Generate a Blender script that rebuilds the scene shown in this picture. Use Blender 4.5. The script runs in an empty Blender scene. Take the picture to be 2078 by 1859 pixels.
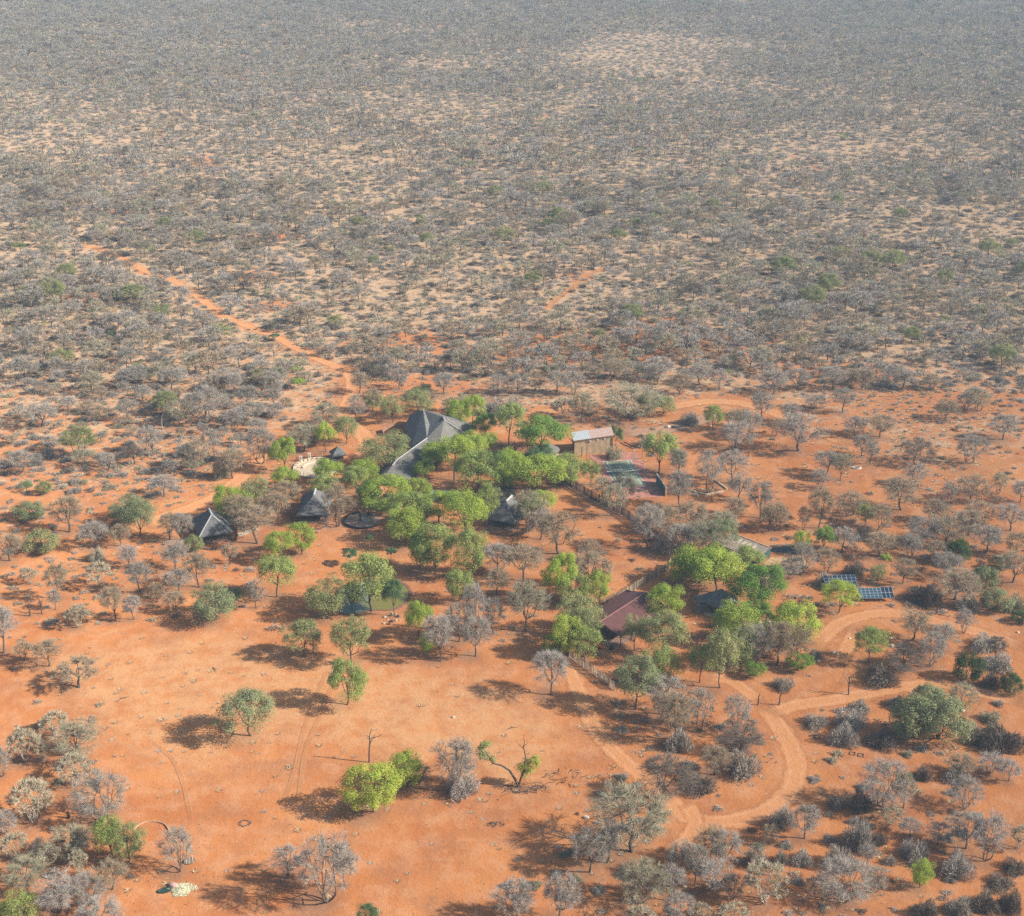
import bpy, math, random
import numpy as np
from math import sin, cos, pi, radians
from mathutils import Vector, Matrix

# ------------------------------------------------------------------ camera, sky, sun, exposure
SC = bpy.context.scene
COL = SC.collection
TILT = radians(23.5); FOC = 2873.0; HCAM = 181.0; CX, CY = 1039.0, 929.5   # focal length in photo pixels
cd = bpy.data.cameras.new("camera"); cam = bpy.data.objects.new("camera", cd); COL.objects.link(cam)
cam.location = (0, 0, HCAM); cam.rotation_euler = (pi/2 - TILT, 0, 0)
cd.sensor_fit = 'HORIZONTAL'; cd.sensor_width = 36.0; cd.lens = 36.0*FOC/2078.0
cd.clip_start = 1.0; cd.clip_end = 30000.0
SC.camera = cam
SUN_EL = radians(33.0)
SUN_DIR = Vector((cos(SUN_EL)*0.985, -cos(SUN_EL)*0.17, sin(SUN_EL))).normalized()   # towards the sun
w = bpy.data.worlds.new("World"); SC.world = w; w.use_nodes = True
wn = w.node_tree.nodes; wl = w.node_tree.links
bg = wn["Background"]; sky = wn.new("ShaderNodeTexSky"); sky.sky_type = 'NISHITA'; sky.sun_disc = False
sky.sun_elevation = SUN_EL; sky.sun_rotation = math.atan2(SUN_DIR.x, SUN_DIR.y)
sky.air_density = 0.85; sky.dust_density = 1.5
wl.new(sky.outputs[0], bg.inputs[0]); bg.inputs[1].default_value = 0.10
sl = bpy.data.lights.new("sun", 'SUN'); sl.energy = 5.0; sl.angle = radians(0.55); sl.color = (1.0, 0.93, 0.82)
so = bpy.data.objects.new("sun", sl); COL.objects.link(so)
so.rotation_euler = SUN_DIR.to_track_quat('Z', 'Y').to_euler()
SC.view_settings.view_transform = 'Standard'; SC.view_settings.look = 'None'
SC.view_settings.gamma = 1.0; SC.view_settings.use_curve_mapping = False
SC.view_settings.exposure = 0.66
SC.cycles.max_bounces = 5; SC.cycles.transparent_max_bounces = 16; SC.cycles.volume_bounces = 0
SC.cycles.use_denoising = False

# ------------------------------------------------------------------ geometry of the view: photo pixel -> point on the plane z = h
_S, _C = sin(TILT), cos(TILT)
def P(x, y, h=0.0):
    u = (x-CX)/FOC; v = (y-CY)/FOC
    t = (HCAM-h)/(_S+v*_C)
    return (u*t, (_C-v*_S)*t)
def P3(x, y, h=0.0):
    a = P(x, y, h); return Vector((a[0], a[1], h))
def pix(X, Y, Z=0.0):
    D = HCAM-Z; z = D*_S+Y*_C
    return CX+FOC*X/z, CY+FOC*(D*_C-Y*_S)/z
def ppm(Y): return FOC/(HCAM*_S+Y*_C)
def height_at(x, yb, hpx):
    X, Y = P(x, yb); v = (yb-hpx-CY)/FOC
    return HCAM - Y*(_S+v*_C)/(_C-v*_S)

# ------------------------------------------------------------------ materials
class NT:
    def __init__(s, name):
        s.m = bpy.data.materials.new(name); s.m.use_nodes = True
        s.t = s.m.node_tree; s.n = s.t.nodes; s.n.clear()
        s.out = s.n.new("ShaderNodeOutputMaterial")
    def N(s, typ, **kw):
        nd = s.n.new(typ)
        for k, v in kw.items(): setattr(nd, k, v)
        return nd
    def L(s, a, b): s.t.links.new(a, b)
    def val(s, sock, v):
        if hasattr(v, 'is_linked') or hasattr(v, 'links'): s.L(v, sock)
        else: sock.default_value = v
    def noise(s, vec, scale, detail=4, rough=0.55):
        nd = s.N("ShaderNodeTexNoise"); nd.inputs["Scale"].default_value = scale
        nd.inputs["Detail"].default_value = detail; nd.inputs["Roughness"].default_value = rough
        if vec is not None: s.L(vec, nd.inputs["Vector"])
        return nd.outputs["Fac"]
    def mix(s, f, a, b, mode='MIX'):
        nd = s.N("ShaderNodeMix", data_type='RGBA', blend_type=mode)
        s.val(nd.inputs[0], f)
        for sk, c in ((nd.inputs[6], a), (nd.inputs[7], b)):
            if isinstance(c, tuple): sk.default_value = (*c, 1) if len(c) == 3 else c
            else: s.L(c, sk)
        return nd.outputs[2]
    def ramp(s, f, a, b):
        nd = s.N("ShaderNodeMapRange"); nd.interpolation_type = 'SMOOTHSTEP'
        s.L(f, nd.inputs[0]); nd.inputs[1].default_value = a; nd.inputs[2].default_value = b
        return nd.outputs[0]
    def math(s, op, a, b=0.0):
        nd = s.N("ShaderNodeMath", operation=op); s.val(nd.inputs[0], a); s.val(nd.inputs[1], b); return nd.outputs[0]
    def attr(s, name, typ='GEOMETRY'):
        nd = s.N("ShaderNodeAttribute", attribute_name=name); nd.attribute_type = typ; return nd
def pos(t):
    return t.N("ShaderNodeNewGeometry").outputs["Position"]
def plain(name, col, rough=0.8, var=0.25, scale=1.5, metal=0.0, bump=0.0):
    t = NT(name); b = t.N("ShaderNodeBsdfPrincipled"); p = pos(t)
    f = t.noise(p, scale, 5, 0.6)
    dark = tuple(c*(1-var) for c in col); lite = tuple(min(1, c*(1+var)) for c in col)
    t.L(t.mix(t.ramp(f, 0.3, 0.7), dark, lite), b.inputs["Base Color"])
    b.inputs["Roughness"].default_value = rough; b.inputs["Metallic"].default_value = metal
    if bump:
        bp = t.N("ShaderNodeBump"); bp.inputs["Strength"].default_value = bump; bp.inputs["Distance"].default_value = 0.2
        t.L(t.noise(p, scale*4, 4), bp.inputs["Height"]); t.L(bp.outputs[0], b.inputs["Normal"])
    t.L(b.outputs[0], t.out.inputs[0]); return t.m
def plant(name, ca, cb, trans=0.0, dead=None, inst=False):
    """vegetation colour: two tones mixed by a per-plant random number and a patchy noise over the plant"""
    t = NT(name)
    rnd = t.N("ShaderNodeObjectInfo").outputs["Random"]
    f = t.noise(pos(t), 0.55, 2)
    k = t.math('ADD', t.math('MULTIPLY', rnd, 0.75), t.math('MULTIPLY', t.ramp(f, 0.35, 0.65), 0.45))
    c = t.mix(t.math('MINIMUM', k, 1.0), ca, cb)
    if dead is not None:
        c = t.mix(t.math('MULTIPLY', t.ramp(t.noise(pos(t), 0.9, 2), 0.56, 0.66), 0.7), c, dead)
    d = t.N("ShaderNodeBsdfDiffuse"); t.L(c, d.inputs[0])
    if trans:
        tr = t.N("ShaderNodeBsdfTranslucent"); t.L(c, tr.inputs[0])
        mx = t.N("ShaderNodeMixShader"); mx.inputs[0].default_value = trans
        t.L(d.outputs[0], mx.inputs[1]); t.L(tr.outputs[0], mx.inputs[2]); t.L(mx.outputs[0], t.out.inputs[0])
    else: t.L(d.outputs[0], t.out.inputs[0])
    return t.m
M = {}
M['bark'] = plain('bark', (0.085, 0.062, 0.05), var=0.3)
M['bark_pale'] = plain('bark_pale', (0.42, 0.37, 0.29), var=0.2)
M['bark_grey'] = plain('bark_grey', (0.10, 0.08, 0.065), var=0.3)
M['twig_grey'] = plant('twig_grey', (0.31, 0.272, 0.225), (0.43, 0.38, 0.315))
M['twig_brown'] = plant('twig_brown', (0.32, 0.245, 0.16), (0.42, 0.33, 0.22))
M['twig_lilac'] = plant('twig_lilac', (0.35, 0.31, 0.265), (0.46, 0.41, 0.355))
M['twig_olive'] = plant('twig_olive', (0.33, 0.30, 0.20), (0.42, 0.375, 0.25))
M['twig_dark'] = plant('twig_dark', (0.16, 0.13, 0.105), (0.23, 0.185, 0.145))
M['twig_pale'] = plant('twig_pale', (0.44, 0.39, 0.27), (0.54, 0.47, 0.33))
M['leaf_bright'] = plant('leaf_bright', (0.30, 0.40, 0.065), (0.42, 0.50, 0.10), 0.45)
M['leaf_deep'] = plant('leaf_deep', (0.15, 0.27, 0.055), (0.26, 0.37, 0.08), 0.4)
M['leaf_mid'] = plant('leaf_mid', (0.29, 0.36, 0.10), (0.39, 0.44, 0.14), 0.35, dead=(0.25, 0.23, 0.12))
M['leaf_olive'] = plant('leaf_olive', (0.28, 0.31, 0.12), (0.39, 0.39, 0.17), 0.3, dead=(0.27, 0.24, 0.15))
M['leaf_lime'] = plant('leaf_lime', (0.36, 0.47, 0.075), (0.46, 0.53, 0.10), 0.4)
M['leaf_dark'] = plant('leaf_dark', (0.05, 0.085, 0.03), (0.09, 0.13, 0.045), 0.15)
M['leaf_blue'] = plant('leaf_blue', (0.09, 0.165, 0.075), (0.13, 0.21, 0.09), 0.25)
M['leaf_sage'] = plant('leaf_sage', (0.22, 0.25, 0.12), (0.31, 0.33, 0.17), 0.25)

# ------------------------------------------------------------------ mesh helpers
def mesh(name, V, F, mats=(), smooth=False):
    me = bpy.data.meshes.new(name); me.from_pydata([tuple(v) for v in V], [], F); me.update()
    for m in mats: me.materials.append(m)
    if smooth: me.polygons.foreach_set('use_smooth', [True]*len(me.polygons))
    return me
class B:
    """collects boxes, tubes and polygons into one mesh"""
    def __init__(s): s.V = []; s.F = []; s.mi = []
    def add(s, vs, fs, mi=0):
        o = len(s.V); s.V += [tuple(v) for v in vs]; s.F += [tuple(i+o for i in f) for f in fs]; s.mi += [mi]*len(fs)
    def box(s, c, size, rot=0.0, mi=0):
        x, y, z = (a/2 for a in size); cr, sr = cos(rot), sin(rot)
        vs = [(c[0]+a*cr-b*sr, c[1]+a*sr+b*cr, c[2]+d) for d in (-z, z) for a, b in ((-x, -y), (x, -y), (x, y), (-x, y))]
        s.add(vs, [(3, 2, 1, 0), (4, 5, 6, 7), (0, 1, 5, 4), (1, 2, 6, 5), (2, 3, 7, 6), (3, 0, 4, 7)], mi)
    def tube(s, pts, rads, k=6, mi=0, cap=True):
        pts = [Vector(p) for p in pts]; n = len(pts); vs = []
        for i, p in enumerate(pts):
            d = (pts[min(i+1, n-1)]-pts[max(i-1, 0)]).normalized()
            a = d.cross(Vector((0.31, 0.95, 0.05))); a = a.normalized() if a.length > 1e-4 else Vector((1, 0, 0)); b = d.cross(a)
            r = rads[i] if hasattr(rads, '__len__') else rads
            vs += [p+a*(cos(2*pi*j/k)*r)+b*(sin(2*pi*j/k)*r) for j in range(k)]
        fs = [(i*k+j, i*k+(j+1) % k, (i+1)*k+(j+1) % k, (i+1)*k+j) for i in range(n-1) for j in range(k)]
        if cap: fs += [tuple(range(k-1, -1, -1)), tuple((n-1)*k+j for j in range(k))]
        s.add(vs, fs, mi)
    def lathe(s, c, prof, k=24, mi=0, a0=0.0, a1=2*pi):
        full = abs(a1-a0-2*pi) < 1e-6; m = k if full else k+1; vs = []
        for r, z in prof: vs += [(c[0]+r*cos(a0+(a1-a0)*j/k), c[1]+r*sin(a0+(a1-a0)*j/k), c[2]+z) for j in range(m)]
        fs = [(i*m+j, i*m+(j+1) % m, (i+1)*m+(j+1) % m, (i+1)*m+j) for i in range(len(prof)-1) for j in range(k)]
        s.add(vs, fs, mi)
    def slab(s, poly, th, mi=0):
        """polygon of 3-D points (any slope) given thickness th downwards"""
        n = len(poly); lo = [(p[0], p[1], p[2]-th) for p in poly]
        s.add([tuple(p) for p in poly]+lo, [tuple(range(n)), tuple(range(2*n-1, n-1, -1))]+[(i, i+n, (i+1) % n+n, (i+1) % n) for i in range(n)], mi)
    def mesh(s, name, mats=(), smooth=False):
        me = mesh(name, s.V, s.F, mats, smooth)
        if any(s.mi): me.polygons.foreach_set('material_index', s.mi)
        return me
def ob(name, me, parent=None, mat=None, loc=None):
    o = bpy.data.objects.new(name, me); COL.objects.link(o)
    if mat is not None and not me.materials: me.materials.append(mat)
    if parent is not None: o.parent = parent
    if loc is not None: o.location = loc
    return o
def empty(name, loc=(0, 0, 0), rz=0.0, sc=(1, 1, 1)):
    o = bpy.data.objects.new(name, None); COL.objects.link(o)
    o.location = loc; o.rotation_euler = (0, 0, rz); o.scale = sc; o.empty_display_size = 0.5; return o
def tag(o, label, cat, group=None):
    o['label'] = label; o['category'] = cat
    if group: o['group'] = group
    return o
def kind(o, k): o['kind'] = k; return o

# ------------------------------------------------------------------ plant prototypes
def lobes(rng, n=5):
    ds = []
    for _ in range(n):
        v = rng.normal(size=3); v /= np.linalg.norm(v); ds.append((v, rng.uniform(0.10, 0.30), rng.uniform(2.5, 6)))
    def f(d):
        r = 0.86
        for v, a, k in ds: r += a*math.exp(-k*(1-float(np.dot(v, d))))
        return r
    return f
def skeleton(seed, h=8.0, R=4.0, fork=0.3, nlimb=5, nsub=60, stems=1, low=-0.25, inner=0.45, lean=0.0, rt=0.17):
    rng = np.random.default_rng(seed); b = B(); lf = lobes(rng)
    ch = h*(1-fork); cz = h-ch*0.5; A = np.array([R*0.9, R*0.9, ch*0.5]); c = np.array([lean*h*0.4, 0, cz])
    subs = []; limbs = []
    for st in range(stems):
        base = np.array([0.0, 0, 0]) if stems == 1 else np.array([cos(st*2.4), sin(st*2.4), 0])*0.25
        az0 = rng.uniform(0, 2*pi)
        top = base+np.array([lean*h*0.3+rng.uniform(-.25, .25), rng.uniform(-.25, .25), max(0.15, fork*h*rng.uniform(0.8, 1.1))])
        if stems > 1: top[:2] += np.array([cos(st*2.4), sin(st*2.4)])*R*0.16
        mid = (base+top)/2+np.array([rng.uniform(-.15, .15), rng.uniform(-.15, .15), 0])
        b.tube([base+np.array([0, 0, -0.2]), base+np.array([0, 0, .15]), mid, top], [rt*1.4, rt*1.05, rt*0.92, rt*0.8], 6)
        for i in range(nlimb):
            az = az0+2*pi*i/nlimb+rng.uniform(-.4, .4); el = rng.uniform(0.1, 1.3) if i < nlimb-1 else 1.4
            d = np.array([cos(az)*cos(el), sin(az)*cos(el), sin(el)]); tgt = c+d*A*0.68*lf(d)
            m1 = top*0.6+tgt*0.4+np.array([rng.uniform(-.3, .3), rng.uniform(-.3, .3), -0.18*ch*cos(el)+0.1])
            m2 = top*0.25+tgt*0.75+np.array([rng.uniform(-.3, .3), rng.uniform(-.3, .3), 0.02*ch])
            b.tube([top, m1, m2, tgt], [rt*0.6, rt*0.42, rt*0.28, rt*0.14], 5, cap=False); limbs.append([top, m1, m2, tgt])
    for i in range(nsub):
        for _ in range(30):
            d = rng.normal(size=3); d /= np.linalg.norm(d)
            if d[2] > low: break
        f = lf(d); tgt = c+d*A*f*(inner+(0.95-inner)*rng.random()**0.6)
        best = None
        for L in limbs:
            for t in (0.25, 0.5, 0.75, 1.0):
                k = min(int(t*3), 2); q = L[k]+(L[k+1]-L[k])*(t*3-k); dd = np.linalg.norm(q-tgt)
                if best is None or dd < best[0]: best = (dd, q)
        q = best[1]; m = (q+tgt)/2+rng.normal(size=3)*0.12*best[0]+np.array([0, 0, -0.06*best[0]])
        r = rt*0.22; b.tube([q, m, tgt], [r, r*0.7, r*0.3], 3, cap=False)
        subs.append((q, m, tgt, d))
    return rng, b, subs, c, A
def blades(rng, subs, n, ln, wd, out=0.9, V=None, F=None, up=0.25):
    V = [] if V is None else V; F = [] if F is None else F
    per = max(1, n//len(subs))
    for q, m, t, d in subs:
        for _ in range(per):
            s = rng.random()**0.6; o = m+(t-m)*s if rng.random() < .8 else q+(m-q)*s
            v = d*out+rng.normal(size=3)*0.62; v[2] += up; v /= np.linalg.norm(v)
            L = ln*rng.uniform(.5, 1.3); sd = np.cross(v, rng.normal(size=3)); sd /= np.linalg.norm(sd)+1e-6; sd *= wd*rng.uniform(.7, 1.3)*.5
            k = len(V); e = o+v*L; e2 = o+v*L*0.5+rng.normal(size=3)*0.05*L
            V += [o-sd, o+sd, e2+sd*.7, e2-sd*.7, e]; F += [(k, k+1, k+2, k+3), (k+3, k+2, k+4)]
            # side twig
            v2 = v+rng.normal(size=3)*0.7; v2 /= np.linalg.norm(v2); k = len(V); V += [e2-sd*.7, e2+sd*.7, e2+v2*L*.6]; F += [(k, k+1, k+2)]
    return V, F
def leaves(rng, subs, n, puff, size, V=None, F=None, flat=0.7, up=0.35):
    V = [] if V is None else V; F = [] if F is None else F
    per = max(1, n//len(subs))
    for q, m, t, d in subs:
        pr = puff*rng.uniform(.65, 1.25)
        for _ in range(per):
            u = rng.normal(size=3); u /= np.linalg.norm(u)
            if u[2] < -0.3 and rng.random() < .6: u[2] *= -1
            p = t+u*np.array([1, 1, flat])*pr*(0.45+0.6*rng.random()**.5)
            nrm = u*0.9+np.array([0, 0, up])+rng.normal(size=3)*0.45; nrm /= np.linalg.norm(nrm)
            a = np.cross(nrm, rng.normal(size=3)); a /= np.linalg.norm(a)+1e-6; bb = np.cross(nrm, a)
            s = size*rng.uniform(.6, 1.35)*.5; k = len(V)
            V += [p-a*s, p-bb*s*.6, p+a*s, p+bb*s*.6]; F.append((k, k+1, k+2, k+3))
    return V, F
PROTO = {}     # kind -> list of (trunk_mesh, [(part, mesh)], height, radius)
def extent(V):
    a = np.array(V); z = np.percentile(a[:, 2], 99.0); x = (np.percentile(a[:, 0], 98.5)-np.percentile(a[:, 0], 1.5)); return float(z), float(x)
def add_proto(kd, tb, tmat, cname, V, F, cmat):
    hh, ww = extent(V)
    tm = tb.mesh('trunk', [M[tmat]]); cm = mesh(cname, V, F, [M[cmat]])
    PROTO.setdefault(kd, []).append((tm, cm, cname, hh, ww))
def variants(kd, src, cmat, tmat=None):
    for tm, cm, cn, hh, ww in PROTO[src]:
        c2 = cm.copy(); c2.materials.clear(); c2.materials.append(M[cmat]); t2 = tm
        if tmat: t2 = tm.copy(); t2.materials.clear(); t2.materials.append(M[tmat])
        PROTO.setdefault(kd, []).append((t2, c2, cn, hh, ww))
# leafless trees
for i, (fk, nl, ns, st, ln_, rr) in enumerate([(.27, 5, 130, 1, 0.0, .17), (.22, 4, 140, 1, .12, .19), (.32, 6, 120, 1, -.1, .16), (.12, 4, 120, 2, 0, .13), (.25, 5, 140, 1, .05, .17), (.16, 3, 120, 3, 0, .11)]):
    rng, b, subs, c, A = skeleton(100+i, 8, 4, fk, nl, ns, st, lean=ln_, rt=rr, low=-.6, inner=.4)
    V, F = blades(rng, subs, 4600, .90, 0.026, out=.7, up=.2); add_proto('b', b, 'bark_grey', 'twigs', V, F, 'twig_grey')
variants('bb', 'b', 'twig_brown', 'bark'); variants('bl', 'b', 'twig_lilac'); variants('o', 'b', 'twig_olive', 'bark'); variants('bd', 'b', 'twig_dark', 'bark')
# flat-topped dark leafless tree
for i in range(2):
    rng, b, subs, c, A = skeleton(140+i, 6, 4.6, .42, 5, 60, 1, lean=.25, low=-.05, rt=.2)
    V, F = blades(rng, subs, 3600, .9, .045, out=.6); add_proto('a', b, 'bark', 'twigs', V, F, 'twig_brown')
# pale many-stemmed
for i in range(3):
    rng, b, subs, c, A = skeleton(160+i, 5, 3.4, .1, 4, 80, 4, rt=.08, low=-.1)
    V, F = blades(rng, subs, 2600, .75, .06, out=1.2); add_proto('p', b, 'bark_pale', 'twigs', V, F, 'twig_pale')
# leafy
for i, (fk, nl, ns, pf, low) in enumerate([(.15, 5, 62, 1.05, -.9), (.29, 5, 48, 1.12, -.5), (.10, 6, 68, 1.0, -.95), (.26, 4, 50, 1.05, -.6), (.14, 5, 64, .95, -.9)]):
    rng, b, subs, c, A = skeleton(200+i, 8, 3.9, fk, nl, ns, 1, low=low, inner=.6, rt=.15)
    V, F = leaves(rng, subs, 11500, pf, .215, flat=.9); add_proto('g', b, 'bark', 'foliage', V, F, 'leaf_bright')
variants('G', 'g', 'leaf_deep'); variants('m', 'g', 'leaf_mid'); variants('y', 'g', 'leaf_lime'); variants('gb', 'g', 'leaf_blue')
# thin olive foliage on fine twigs
for i, (fk, ns, low) in enumerate([(.18, 66, -.7), (.22, 60, -.5), (.12, 76, -.8), (.24, 62, -.6)]):
    rng, b, subs, c, A = skeleton(240+i, 8, 4, fk, 5, ns, 1, low=low, inner=.5, rt=.14)
    V, F = leaves(rng, subs, 10500, 1.0, .19, flat=.85); blades(rng, subs, 900, .9, .04, V=V, F=F); add_proto('og', b, 'bark', 'foliage', V, F, 'leaf_olive')
variants('sg', 'og', 'leaf_sage')
# sparse: branches show with some leaf
for i in range(3):
    rng, b, subs, c, A = skeleton(270+i, 8, 4, .22, 5, 76, 1, rt=.14, low=-.6)
    V, F = leaves(rng, subs, 2600, .8, .24); blades(rng, subs, 3000, .95, .04, V=V, F=F); add_proto('x', b, 'bark_grey', 'foliage', V, F, 'leaf_olive')
variants('xg', 'x', 'leaf_mid'); variants('xy', 'x', 'leaf_lime')
# evergreen bush to the ground
for i in range(3):
    rng, b, subs, c, A = skeleton(300+i, 3.6, 2.4, .04, 5, 60, 1, low=-.8, inner=.65, rt=.1)
    V, F = leaves(rng, subs, 10000, .62, .14, flat=.9); add_proto('e', b, 'bark', 'foliage', V, F, 'leaf_dark')
variants('es', 'e', 'leaf_sage'); variants('eo', 'e', 'leaf_olive')
# small umbrella tree
for i in range(2):
    rng, b, subs, c, A = skeleton(330+i, 4.2, 1.8, .5, 4, 26, 1, low=.0, inner=.5, rt=.08)
    V, F = leaves(rng, subs, 2000, .5, .24, flat=.5); add_proto('u', b, 'bark_pale', 'foliage', V, F, 'leaf_blue')
variants('ug', 'u', 'leaf_bright')
# leafless shrubs (dome of stems)
def shrub(seed, h, R, n, wd, ln=.8):
    rng = np.random.default_rng(seed); V = []; F = []; b = B()
    for i in range(9):
        az = rng.uniform(0, 2*pi); el = rng.uniform(.3, 1.4); d = np.array([cos(az)*cos(el)*R, sin(az)*cos(el)*R, sin(el)*h])*.6
        b.tube([(0, 0, -.1), d*.5+rng.normal(size=3)*.06, d], [.06, .04, .015], 3, cap=False)
    for i in range(n):
        az = rng.uniform(0, 2*pi); el = math.asin(rng.uniform(0.02, 1)); d = np.array([cos(az)*cos(el), sin(az)*cos(el), sin(el)])
        s = (0.35+.6*rng.random()**.6)*(0.85+.25*sin(az*3+seed)); o = d*np.array([R, R, h])*s
        v = d+rng.normal(size=3)*.55; v[2] += .2; v /= np.linalg.norm(v); L = ln*rng.uniform(.4, 1.1)*.7
        sd = np.cross(v, rng.normal(size=3)); sd /= np.linalg.norm(sd)+1e-6; sd *= wd*.5*rng.uniform(.7, 1.3); o = o-v*L*.5; k = len(V)
        V += [o-sd, o+sd, o+v*L*.6+sd, o+v*L*.6-sd, o+v*L]; F += [(k, k+1, k+2, k+3), (k+3, k+2, k+4)]
    return b, V, F
for i, (hh, RR) in enumerate([(1.5, 2.0), (1.1, 2.1), (1.9, 1.9), (1.3, 2.4)]):
    b, V, F = shrub(400+i, hh, RR, 2800, .030, .7); add_proto('s', b, 'bark_grey', 'twigs', V, F, 'twig_grey')
variants('sl', 's', 'twig_lilac'); variants('sd', 's', 'twig_dark', 'bark'); variants('so', 's', 'twig_olive'); variants('sp', 's', 'twig_pale', 'bark_pale')
# dead snags: bare wood only
def snag(seed, h, nb=7, r=.15, lean=0.0):
    rng = np.random.default_rng(seed); b = B(); top = np.array([lean*h, 0, h*.62])
    b.tube([(0, 0, -.2), top*.5+np.array([.1, 0, 0]), top], [r*1.3, r, r*.7], 6); c = B()
    for i in range(nb):
        t = rng.uniform(.45, 1.0); o = top*t; az = rng.uniform(0, 2*pi); L = h*rng.uniform(.22, .5)
        d = np.array([cos(az)*.7, sin(az)*.7, .8]); d /= np.linalg.norm(d); m = o+d*L*.5+rng.normal(size=3)*.12*L; e = o+d*L+rng.normal(size=3)*.15*L
        c.tube([o, m, e], [r*.45, r*.28, r*.08], 4, cap=False)
        for _ in range(3):
            e2 = m+rng.normal(size=3)*.22*L+np.array([0, 0, .1*L]); c.tube([m, e2], [r*.16, r*.05], 3, cap=False)
    return b, c
for i in range(3):
    b, c = snag(450+i, 6, 8, .13, .05*i)
    tm = b.mesh('trunk', [M['bark']]); cm = c.mesh('branches', [M['bark']]); hh, ww = extent(c.V); PROTO.setdefault('d', []).append((tm, cm, 'branches', hh, ww))

WORD = dict(b=('bare_tree', 'tree', 'grey leafless tree'), bb=('bare_tree', 'tree', 'brown leafless tree'), bl=('bare_tree', 'tree', 'pale grey leafless tree'),
    bd=('bare_tree', 'tree', 'dark leafless tree'), o=('bare_tree', 'tree', 'olive-tinged leafless tree'), a=('bare_tree', 'tree', 'flat-topped leafless tree'),
    p=('pale_tree', 'tree', 'cream-twigged bushy tree'), g=('leafy_tree', 'tree', 'bright green tree'), G=('leafy_tree', 'tree', 'deep green tree'),
    m=('leafy_tree', 'tree', 'soft green tree'), y=('leafy_tree', 'tree', 'lime green tree'), gb=('leafy_tree', 'tree', 'bluish green tree'),
    og=('leafy_tree', 'tree', 'olive green tree'), sg=('leafy_tree', 'tree', 'sage grey-green tree'), x=('sparse_tree', 'tree', 'sparsely leaved olive tree'),
    xg=('sparse_tree', 'tree', 'half-bare tree with green leaf tufts'), xy=('sparse_tree', 'tree', 'airy lime green tree'), e=('evergreen_bush', 'bush', 'dark evergreen bush'), es=('evergreen_bush', 'bush', 'sage green bush'),
    eo=('evergreen_bush', 'bush', 'olive green bush'), u=('umbrella_tree', 'tree', 'blue-green umbrella-topped tree'), ug=('umbrella_tree', 'tree', 'bright green umbrella-topped tree'),
    s=('dry_shrub', 'shrub', 'grey leafless shrub'), sl=('dry_shrub', 'shrub', 'pale grey leafless shrub'), sd=('dry_shrub', 'shrub', 'dark leafless shrub'),
    so=('dry_shrub', 'shrub', 'olive-grey shrub'), sp=('dry_shrub', 'shrub', 'cream-coloured dry shrub'), d=('dead_tree', 'tree', 'dead tree with broken branches'))
GROUPS = {'bare_tree': 'leafless bushveld trees', 'pale_tree': 'cream-twigged bushy trees', 'leafy_tree': 'trees in leaf round the lodge', 'sparse_tree': 'half-bare trees',
    'evergreen_bush': 'evergreen bushes', 'umbrella_tree': 'small umbrella-topped trees', 'dry_shrub': 'dry leafless shrubs', 'dead_tree': 'dead standing trees'}
rnd = random.Random(7)
PLANTS = []   # (object, kind, X, Y, height, width)
def plant_at(X, Y, wm, hm, kd, rz=None, idx=None):
    pr = PROTO[kd]; k = rnd.randrange(len(pr)) if idx is None else idx % len(pr)
    tm, cm, cn, hh, ww = pr[k]
    e = empty(WORD[kd][0], (X, Y, 0), rnd.uniform(0, 2*pi) if rz is None else rz, (wm/ww, wm/ww, hm/hh))
    ob('trunk', tm, e) if WORD[kd][1] == 'tree' else ob('stems', tm, e)
    ob(cn, cm, e)
    PLANTS.append((e, kd, X, Y, hm, wm)); return e
def plant_px(x, y, W, Hp, kd, rz=None, idx=None):
    X, Y = P(x, y); wm = W/ppm(Y)
    if kd in ('g', 'G', 'm', 'y', 'og'): wm *= 1.06; Hp *= 1.10
    hm = max(height_at(x, y, Hp)-0.11*wm, 0.45*wm if kd[0] not in 's' else .28*wm)
    return plant_at(X, Y, wm, min(hm, 15), kd, rz, idx)

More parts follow.
